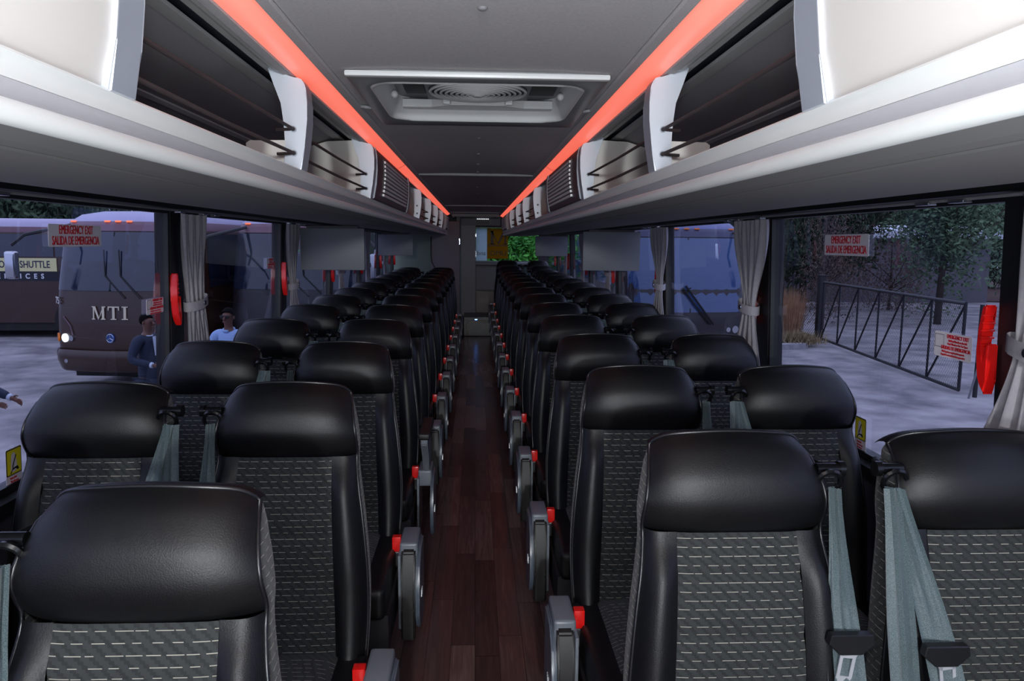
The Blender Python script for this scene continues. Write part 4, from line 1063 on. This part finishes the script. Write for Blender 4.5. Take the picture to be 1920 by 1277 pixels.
# ---- parked buses
def bus(loc, rz, paint, maskc, roofc, label, length=12.0, front_text=None, number=None, side_sign=False, glasscol=None, detail=True, lamp_on=True, wipers=True, ws0=1.84, xs=1.0):
    root = empty('parked_bus', (loc[0], loc[1], G), rz)
    W = 1.35; H = 3.28
    M_p = mat('paint_'+label[:12], paint, .35, spec=.5, coat=.3); M_m = mat('mask_'+label[:12], maskc, .4); M_r = mat('roofpaint_'+label[:12], roofc, .4)
    M_w = mat('bus_glass_'+label[:12], glasscol or rgb(30, 38, 56), .06, spec=.9)
    lev = [(.42, .10, 1.0), (.60, .02, 1.0), (.95, 0, 1.0), (1.40, .02, 1.0), (1.80, .06, .995), (2.40, .20, .985), (2.90, .34, .97), (3.05, .46, .955), (3.18, .75, .92), (3.26, 1.3, .85), (3.28, 2.2, .75)]
    def outline(yo, k):
        w = W*k; pts = [(-w, length), (-w, yo+.75)]
        for q in range(1, 8):
            t = q/8; a = t*PI/2; pts.append((-w+.32*(1-math.cos(a))*1.0, yo+.75-.60*math.sin(a)))
        n = 9
        xs = -w+.32
        for q in range(n+1):
            t = q/n; x = lerp(xs, -xs, t); pts.append((x, yo+.15*(abs(x)/abs(xs))**2))
        for q in range(7, 0, -1):
            t = q/8; a = t*PI/2; pts.append((w-.32*(1-math.cos(a)), yo+.75-.60*math.sin(a)))
        pts += [(w, yo+.75), (w, length)]
        return pts
    bm = B(); V = [[bm.verts.new((x, y, z)) for x, y in outline(yo, k)] for z, yo, k in lev]
    for j, (a, b) in enumerate(zip(V, V[1:])):
        zc = (lev[j][0]+lev[j+1][0])/2
        for i in range(len(a)-1):
            bm.faces.new((a[i], a[i+1], b[i+1], b[i])).material_index = 0 if zc < 2.9 else (1 if zc < 3.0 else 2)
    bm.faces.new(V[-1]).material_index = 2; bm.faces.new(V[0][::-1])
    for a, b in zip(V, V[1:]): bm.faces.new((a[-1], a[0], b[0], b[-1]))
    mesh_obj('body', bm, [M_p, M_m, M_r], root, smooth=True, angle=35)
    def fy(x, z, o=.012):
        yo = cat_interp([(q[0], q[1]) for q in lev], z); k = cat_interp([(q[0], q[2]) for q in lev], z); w = W*k
        xs = w-.32
        if abs(x) <= xs: return yo+.15*(abs(x)/xs)**2-o
        t = min(1, (abs(x)-xs)/.32); a = math.acos(t); return yo+.75-.60*math.sin(a)-o
    bm = B(); grid(bm, lambda u, z: (u*1.22, fy(u*1.22, z), z), [-1+2*k/20 for k in range(21)], [ws0, 2.0, 2.2, 2.4, 2.6, 2.8, 2.86])
    mesh_obj('windscreen', bm, M_w, root, smooth=True)
    bm = B(); box(bm, -.012, .012, fy(0, 1.84, .03), fy(0, 1.84, 0)+.05, 1.84, 1.86)
    vs = [(-.012, ws0), (.012, ws0), (.012, 2.86), (-.012, 2.86)]; f = bm.faces.new([bm.verts.new((x, fy(0, z, .018), z)) for x, z in vs])
    mesh_obj('windscreen_bar', bm, M_groove, root)
    bm = B(); grid(bm, lambda u, z: (u*1.28, fy(u*1.28, z, .010), z), [-1+2*k/20 for k in range(21)], [2.88, 2.99]); mesh_obj('brow', bm, M_m, root, smooth=True)
    bm = B(); V = []
    for z, o in ((.40, .03), (.44, .07), (.60, .09), (.74, .09), (.80, .05)):
        V.append([bm.verts.new((u*1.34, fy(u*1.34*.995, max(z, .42), o), z)) for u in [-1+2*k/22 for k in range(23)]])
    for a, b in zip(V, V[1:]):
        for i in range(22): bm.faces.new((a[i], a[i+1], b[i+1], b[i]))
    mesh_obj('bumper', bm, M_p, root, smooth=True)
    M_on = bpy.data.materials.get('headlamp_lit') or mat('headlamp_lit', rgb(240, 244, 240), .2, emit=((.9, 1, .95, 1), 5))
    M_am = bpy.data.materials.get('amber_lens') or mat('amber_lens', rgb(200, 96, 20), .3, emit=((1, .30, .04, 1), .35))
    M_amon = bpy.data.materials.get('amber_lit') or mat('amber_lit', rgb(240, 110, 60), .3, emit=((1, .22, .08, 1), 2.2))
    for s in (-1, 1):
        for dx, mm, r in ((1.20, M_am, .075), (1.00, M_on if lamp_on else M_chrome, .075), (.84, M_chrome, .05)):
            bm = B(); x = s*dx; disc(bm, (0, 0, 0), r, .03, 'y', 18)
            o = mesh_obj('headlight' if dx < 1.1 else 'indicator', bm, mm, root); o.location = (x, fy(x, 1.0, .012), 1.0)
            o.rotation_euler = (0, 0, math.atan2(fy(x+.01, 1.0)-fy(x-.01, 1.0), .02))
        bm = B(); disc(bm, (s*.95, fy(.95, .60, .095), .60), .035, .02, 'y', 14); mesh_obj('fog_light', bm, M_chrome, root)
    for x in (-1.0, -.22, 0, .22, 1.0):
        bm = B(); box(bm, x-.05, x+.05, fy(x, 3.05, .04), fy(x, 3.05, -.02), 3.035, 3.065, .008); mesh_obj('marker_light', bm, M_amon if lamp_on else M_am, root)
    for s in (-1, 1):
        bm = B(); tube(bm, [(s*1.0, fy(1, 2.95), 2.98), (s*1.45, -.15, 2.80), (s*1.62, -.28, 2.62)], .03, 6)
        a = mesh_obj('mirror_arm', bm, M_dark, root)
        bm = B(); box(bm, s*1.63-.10, s*1.63+.10, -.36, -.20, 2.05, 2.52, .05, 3); mesh_obj('mirror', bm, M_chrome, a, smooth=True, angle=50)
        if wipers:
            if ws0 < 1.6:
                wp = [(-.14+s*.035, 1.88+s*.02), (.14+s*.035, 1.50+s*.02), (.46+s*.03, 1.12)]
                bm = B(); tube(bm, [(a, fy(a, z, .06), z) for a, z in wp], .02, 5); mesh_obj('wiper', bm, M_black, root); continue
            bm = B(); tube(bm, [(s*.15+.45, fy(.5, 1.8, .06), 1.72), (s*.15+.05, fy(.3, 2.2, .06), 2.10), (s*.15+.0, fy(.2, 2.5, .05), 2.55)], .014, 5); mesh_obj('wiper', bm, M_black, root)
    for s in (-1, 1):      # side glazing, wheels, rub strips
        bm = B(); zb_ = 2.24 if side_sign else 1.85
        for k in range(6):
            y0 = 1.3+k*(length-1.8)/6; y1 = y0+(length-1.8)/6-.05
            k1 = cat_interp([(q[0], q[2]) for q in lev], 1.9); k2 = cat_interp([(q[0], q[2]) for q in lev], 2.85)
            bm.faces.new([bm.verts.new(p) for p in ((s*(W*k1+.012), y0, zb_), (s*(W*k1+.012), y1, zb_), (s*(W*k2+.02), y1, 2.85), (s*(W*k2+.02), y0, 2.85))])
        mesh_obj('side_windows', bm, M_w, root)
        for yw in (2.4, length-3.2):
            bm = B(); disc(bm, (s*(W-.12), yw, .50), .50, .26, 'x', 28); disc(bm, (s*(W+.015), yw, .50), .30, .02, 'x', 22, 1); mesh_obj('wheel', bm, [M_groove, M_chrome], root)
    bm = B(); box(bm, -W+.05, W-.05, .8, length-.2, .2, .45); mesh_obj('underbody', bm, M_groove, root)
    if front_text:
        bm = serif_letters(front_text, .23, .05)
        for v in bm.verts: v.co.z += 1.46; v.co.y += fy(v.co.x, v.co.z, .02)
        mesh_obj('lettering', bm, mat('cream_letters', rgb(226, 214, 184), .5), root)
    if number:
        lettering('fleet_number', number, .17, Matrix.Translation((-1.17, fy(1.17, 1.62, .03), 1.65)) @ Matrix(((1, 0, 0, 0), (-.8, 0, -1, 0), (0, 1, 0, 0), (0, 0, 0, 1))), mat('white_number', rgb(220, 218, 210), .5), root, .004)
    if detail:
        bm = B(); disc(bm, (0, fy(0, 1.02, .01), 1.02), .085, .02, 'y', 24); e = mesh_obj('emblem', bm, mat('emblem_blue', rgb(44, 84, 150), .3), root)
        bm = B()
        for a in (90, 210, 330):
            c, s_ = math.cos(math.radians(a)), math.sin(math.radians(a)); tube(bm, [(0, fy(0, 1.02, .025), 1.02), (.065*c, fy(0, 1.02, .025), 1.02+.065*s_)], .008, 5)
        tube(bm, [(.07*math.cos(a), fy(0, 1.02, .025), 1.02+.07*math.sin(a)) for a in [2*PI*k/20 for k in range(20)]], .006, 5, closed=True)
        mesh_obj('emblem_star', bm, M_chrome, e)
        for s in (-1, 1):
            bm = B(); tube(bm, [(s*1.30, fy(1.30, 1.5, .015), 1.50), (s*1.0, fy(1.0, 1.35, .015), 1.36), (s*.86, fy(.86, 1.2, .015), 1.22), (s*.80, fy(.8, 1.05, .015), 1.05)], .010, 5); mesh_obj('crease_trim', bm, M_m, root)
    if side_sign:
        s = side_sign
        X = s*(W+.012)
        Rm = Matrix(((0, 0, s, 0), (s, 0, 0, 0), (0, 1, 0, 0), (0, 0, 0, 1)))
        bm = B(); box(bm, min(X, X-s*.01), max(X, X-s*.01), side_y0, side_y1, 1.84, 2.20); sg = mesh_obj('side_sign', bm, mat('sign_pale_yellow', rgb(226, 220, 160), .5), root)
        bm = join_text([('LIMO and SHUTTLE', .27, .06, 0, .003, .72)], Matrix.Translation((X+s*.006, (side_y0+side_y1)/2, 2.02)) @ Rm); mesh_obj('sign_lettering', bm, mat('navy_letters', rgb(30, 38, 70), .5), sg)
        bm = join_text([('S  E  R  V  I  C  E  S', .19, 0, 0, .005, .93)], Matrix.Translation((X+s*.006, (side_y0+side_y1)/2, 1.70)) @ Rm); mesh_obj('sign_lettering', bm, mat('white_letters', rgb(225, 228, 235), .5), sg)
        bm = B(); box(bm, min(X, X-s*.01), max(X, X-s*.01), 1.2, length-.2, 1.58, 1.84); mesh_obj('dark_band', bm, mat('navy_band', rgb(18, 20, 34), .5), root)
    root.scale = (xs, 1, 1)
    tag(root, label, 'bus')
    return root
side_y0, side_y1 = 5.35, 7.45
brown, mask_, roof_ = rgb(60, 36, 28), rgb(120, 86, 98), rgb(176, 170, 200)
bus((-6.36, 13.25), math.radians(-5), brown, mask_, roof_, 'dark brown coach with MTI lettering and lit headlights, outside the left window', front_text='MTI', number='75', length=11, xs=.90)
bus((-19.0, 22.3), math.radians(-88), brown, mask_, rgb(190, 180, 205), 'brown coach with LIMO and SHUTTLE side sign at the left edge', side_sign=1, detail=False, wipers=False, length=11.0)
bus((-3.38, 13.9), math.radians(-5), rgb(34, 30, 36), mask_, roof_, 'dark coach with two orange roof lights behind the man in the light blue shirt', detail=False, length=11)
bus((4.35, 14.9), math.radians(2), rgb(40, 34, 38), rgb(66, 66, 96), rgb(96, 100, 150), 'parked coach with a big blue windscreen outside the right window', detail=False, lamp_on=False, glasscol=rgb(60, 84, 130), ws0=1.36)

# left background woodland
LT = [(-38, 40, 'outermost at the left'), (-30, 38, 'behind the sign bus windows'), (-22.5, 39, 'above the lettered side sign'), (-15, 38, 'above the brown coach roof, left half'),
      (-7.5, 38, 'above the brown coach roof, right half'), (-1.5, 44, 'above the dark coach with roof lights'), (-24, 48, 'in the second line of trees')]
for i, (x, y, w_) in enumerate(LT):
    tree('evergreen_tree', bush_me[i % 2], (x, y), 3.6, (1.3, 1.1, 2.0), .2, 'dark evergreen beyond the left buses, '+w_, rz=i*.4)
# green bush behind the rear window
me = leafmesh(9000, (1.7, 1.0, 1.7), .07, 77, M_bright, blobs=26)
root = empty('green_bush', (.8, 18.2, G)); c_ = place('foliage', me, root); c_.location = (0, 0, 2.55)
bm = B(); tube(bm, [(0, 0, 0), (0, 0, 2.4)], .06, 7); mesh_obj('stem', bm, M_bark, root)
tag(root, 'bright green bush seen through the rear window', 'bush')

# ================================================================ PEOPLE
M_skin = mat('dark_skin', rgb(112, 74, 60), .55); M_hair = mat('black_hair', rgb(16, 14, 15), 1.0, spec=.1)
def skin_mesh(nodes, edges, sub=2):
    """nodes: (x,y,z,r[,r2]); first is the root"""
    me = bpy.data.meshes.new('b'); me.from_pydata([n[:3] for n in nodes], edges, [])
    o = bpy.data.objects.new('b', me); COL.objects.link(o)
    md = o.modifiers.new('s', 'SKIN')
    sv = me.skin_vertices[0].data
    for i, n in enumerate(nodes): sv[i].radius = (n[3], n[4] if len(n) > 4 else n[3]); sv[i].use_root = (i == 0)
    md.use_smooth_shade = True; md.branch_smoothing = .4
    o.modifiers.new('u', 'SUBSURF').levels = sub
    dg = bpy.context.evaluated_depsgraph_get(); dg.update()
    out = bpy.data.meshes.new_from_object(o.evaluated_get(dg)); bpy.data.objects.remove(o); bpy.data.meshes.remove(me)
    out.materials.clear(); out.shade_smooth()
    return out
def add_face(bm, hc, r, fdir):
    f = Vector(fdir).normalized(); s = Vector((-f.y, f.x, 0)); hc = Vector(hc)
    # nose, ears, lips
    tube(bm, [hc+f*r*.86+Vector((0, 0, r*.10)), hc+f*r*1.12-Vector((0, 0, r*.22)), hc+f*r*.9-Vector((0, 0, r*.30))], [r*.10, r*.17, r*.14], 6)
    for q in (-1, 1): ball(bm, hc+s*q*r*.84-Vector((0, 0, r*.08)), r*.2, (.6, .6, 1.2), 8, 6)
    tube(bm, [hc+f*r*.86+s*r*.26-Vector((0, 0, r*.58)), hc+f*r*.93-Vector((0, 0, r*.57)), hc+f*r*.86-s*r*.26-Vector((0, 0, r*.58))], r*.08, 6)
def hand_nodes(nodes, edges, wrist_i, wrist, d, side, s=1.0):
    """palm, four bent fingers of unequal length and a thumb"""
    d = Vector(d).normalized(); sd = Vector(side).normalized(); w = Vector(wrist)
    palm = w+d*.05*s; nodes.append((*palm, .030*s, .020*s)); pi_ = len(nodes)-1; edges.append((wrist_i, pi_))
    nk = w+d*.09*s
    for k, ln in enumerate((.070, .080, .074, .056)):
        b = nk+sd*(.024-.0165*k)*s; c = b+d*ln*.5*s; e = b+d*ln*.85*s+d.cross(sd)*ln*.35*s
        i0 = len(nodes); nodes += [(*b, .009*s), (*c, .008*s), (*e, .0065*s)]; edges += [(pi_, i0), (i0, i0+1), (i0+1, i0+2)]
    b = w+d*.03*s+sd*.032*s; c = b+d*.03*s+sd*.022*s; i0 = len(nodes); nodes += [(*b, .011*s), (*c, .009*s), (*(c+d*.025*s), .007*s)]; edges += [(pi_, i0), (i0, i0+1), (i0+1, i0+2)]
def person(name, loc, rz, H, jacket, trousers, shirt, label, pose, glasses=False, tie=False):
    root = empty(name, (loc[0], loc[1], G), rz); k = H/1.78     # person faces local -y
    sh, hip = 1.46*k, .95*k
    pz = pose
    nodes = [(0, 0, hip, .13*k, .10*k), (0, 0, 1.12*k, .125*k, .095*k), (0, .0, 1.30*k, .15*k, .105*k), (0, .01, sh, .09*k, .075*k), (0, 0, 1.53*k, .052*k), (0, -.012, 1.60*k, .058*k), (0, -.015, 1.67*k, .078*k, .088*k), (0, -.008, 1.735*k, .062*k, .07*k)]
    edges = [(0, 1), (1, 2), (2, 3), (3, 4), (4, 5), (5, 6), (6, 7)]
    arms = {}
    for s in (-1, 1):
        el, wr = pz['elbow'][s], pz['wrist'][s]
        i = len(nodes); nodes += [(s*.17*k, .01, sh-.03*k, .055*k), (el[0]*k, el[1]*k, el[2]*k, .040*k), (wr[0]*k, wr[1]*k, wr[2]*k, .027*k)]
        edges += [(3, i), (i, i+1), (i+1, i+2)]
        d = Vector(wr)-Vector(el); hand_nodes(nodes, edges, i+2, nodes[i+2][:3], d, Vector((-s*.6, -1, 0)) if abs(d.normalized().z) > .6 else Vector((0, 0, 1)), k)
        j = len(nodes); sx = s*.10*k; nodes += [(sx, 0, .88*k, .088*k), (sx, -.01+.06*s*pz.get('step', 0), .50*k, .058*k), (sx, .03+.16*s*pz.get('step', 0), .09*k, .038*k), (sx, -.13*k+.16*s*pz.get('step', 0), .035*k, .034*k)]
        edges += [(0, j), (j, j+1), (j+1, j+2), (j+2, j+3)]
    me = skin_mesh(nodes, edges, 2); bm = B(); bm.from_mesh(me)
    add_face(bm, (0, -.015, 1.665*k), .098*k, (0, -1, 0))
    mesh_obj('body', bm, M_skin, root, smooth=True)
    # hair
    bm = B(); ball(bm, (0, .006*k, 1.695*k), .093*k, (.88, 1.04, 1.0), 16, 12)
    bmesh.ops.delete(bm, geom=[v for v in bm.verts if v.co.z < 1.672*k-v.co.y*.62], context='VERTS'); mesh_obj('hair', bm, M_hair, root, smooth=True)
    bm = B()
    for s in (-1, 1): ball(bm, (s*.034*k, -.100*k, 1.675*k), .012*k, (1.3, .6, .8), 8, 6)
    mesh_obj('eyes', bm, M_black, root, smooth=True)
    # clothes
    jn = [(0, 0, .80*k, .172*k, .13*k), (0, 0, .98*k, .165*k, .125*k), (0, 0, 1.14*k, .155*k, .118*k), (0, 0, 1.32*k, .172*k, .128*k), (0, .012, 1.455*k, .10*k, .085*k)]
    je = [(0, 1), (1, 2), (2, 3), (3, 4)]
    for s in (-1, 1):
        el, wr = Vector(pz['elbow'][s]), Vector(pz['wrist'][s]); wr = el.lerp(wr, .90); i = len(jn)
        jn += [(s*.175*k, .01, sh-.03*k, .080*k), (*(el*k), .062*k), (*(wr*k), .048*k)]; je += [(4, i), (i, i+1), (i+1, i+2)]
    me = skin_mesh(jn, je, 2); mesh_obj('jacket' if tie else 'shirt', me, jacket, root, smooth=True)
    tn = [(0, 0, .92*k, .15*k, .115*k)]; te = []
    for s in (-1, 1):
        i = len(tn); sx = s*.10*k; o_ = s*pz.get('step', 0)
        tn += [(sx, 0, .84*k, .105*k), (sx, -.01+.06*o_, .50*k, .082*k), (sx, .03+.16*o_, .10*k, .068*k)]; te += [(0, i), (i, i+1), (i+1, i+2)]
    mesh_obj('trousers', skin_mesh(tn, te, 2), trousers, root, smooth=True)
    for s in (-1, 1):
        o_ = s*pz.get('step', 0)*.16; bm = B(); ball(bm, (s*.10*k, -.06*k+o_, .045), .145*k, (.36, 1, .34), 12, 8); mesh_obj('shoe', bm, M_black, root, smooth=True)
    if tie:
        bm = B(); prism(bm, [(-.035*k, 1.48*k), (.035*k, 1.48*k), (.008*k, 1.22*k), (-.008*k, 1.22*k)], 'y', -.136*k, -.118*k); mesh_obj('shirt_front', bm, shirt, root)
        bm = B(); tube(bm, [(.062*math.cos(a)*k, .0+.062*math.sin(a)*k, 1.495*k+.012*math.sin(a)) for a in [2*PI*q/16 for q in range(16)]], .010*k, 6, closed=True); mesh_obj('shirt_collar', bm, shirt, root, smooth=True)
        for s in (-1, 1):
            el, wr = Vector(pz['elbow'][s])*k, Vector(pz['wrist'][s])*k; bm = B(); tube(bm, [el.lerp(wr, .88), el.lerp(wr, .98)], .038*k, 10); mesh_obj('shirt_cuff', bm, shirt, root, smooth=True)
    else:
        bm = B(); tube(bm, [(.068*math.cos(a)*k, .0+.066*math.sin(a)*k, 1.500*k+.016*math.sin(a)) for a in [2*PI*q/16 for q in range(14)]], .018*k, 6); mesh_obj('collar', bm, shirt, root, smooth=True)
    if glasses:
        bm = B()
        for s in (-1, 1): box(bm, s*.034*k-.028*k, s*.034*k+.028*k, -.112*k, -.100*k, 1.655*k, 1.692*k, .008*k, 2)
        tube(bm, [(-.09*k, .0, 1.685*k), (-.07*k, -.095*k, 1.685*k), (.07*k, -.095*k, 1.685*k), (.09*k, 0, 1.685*k)], .004, 5)
        mesh_obj('sunglasses', bm, M_blackgl, root)
    tag(root, label, 'person'); return root
M_navy = mat('navy_suit', rgb(34, 44, 66), .8, bump=(300, .2)); M_navyt = mat('navy_trousers', rgb(38, 46, 66), .8)
M_shirtw = mat('white_shirt', rgb(205, 215, 235), .7); M_blue = mat('light_blue_shirt', rgb(158, 186, 232), .75, bump=(200, .3)); M_grayt = mat('charcoal_trousers', rgb(40, 40, 46), .8)
person('person', (-4.37, 10.1), math.radians(70), 1.76, M_navy, M_navyt, M_shirtw, 'person in a navy suit and pale shirt before the brown coach, facing right',
       {'elbow': {-1: (-.28, .03, 1.18), 1: (.27, -.02, 1.16)}, 'wrist': {-1: (-.20, -.26, 1.12), 1: (.16, -.28, 1.10)}, 'step': .3}, tie=True)
person('person', (-3.30, 10.1), math.radians(-8), 1.84, M_blue, M_grayt, M_blue, 'person in a light blue shirt and sunglasses behind the left seats',
       {'elbow': {-1: (-.30, .03, 1.16), 1: (.30, .03, 1.16)}, 'wrist': {-1: (-.26, -.14, .98), 1: (.24, -.16, 1.0)}}, glasses=True)
person('person', (-5.36, 8.0), math.radians(95), 1.78, M_navy, M_navyt, M_shirtw, 'person in dark clothes at the left edge, only one forearm and leg in view',
       {'elbow': {-1: (-.25, -.05, 1.15), 1: (.27, -.04, 1.14)}, 'wrist': {-1: (-.20, -.34, 1.05), 1: (.16, -.36, 1.02)}, 'step': .2}, tie=True)
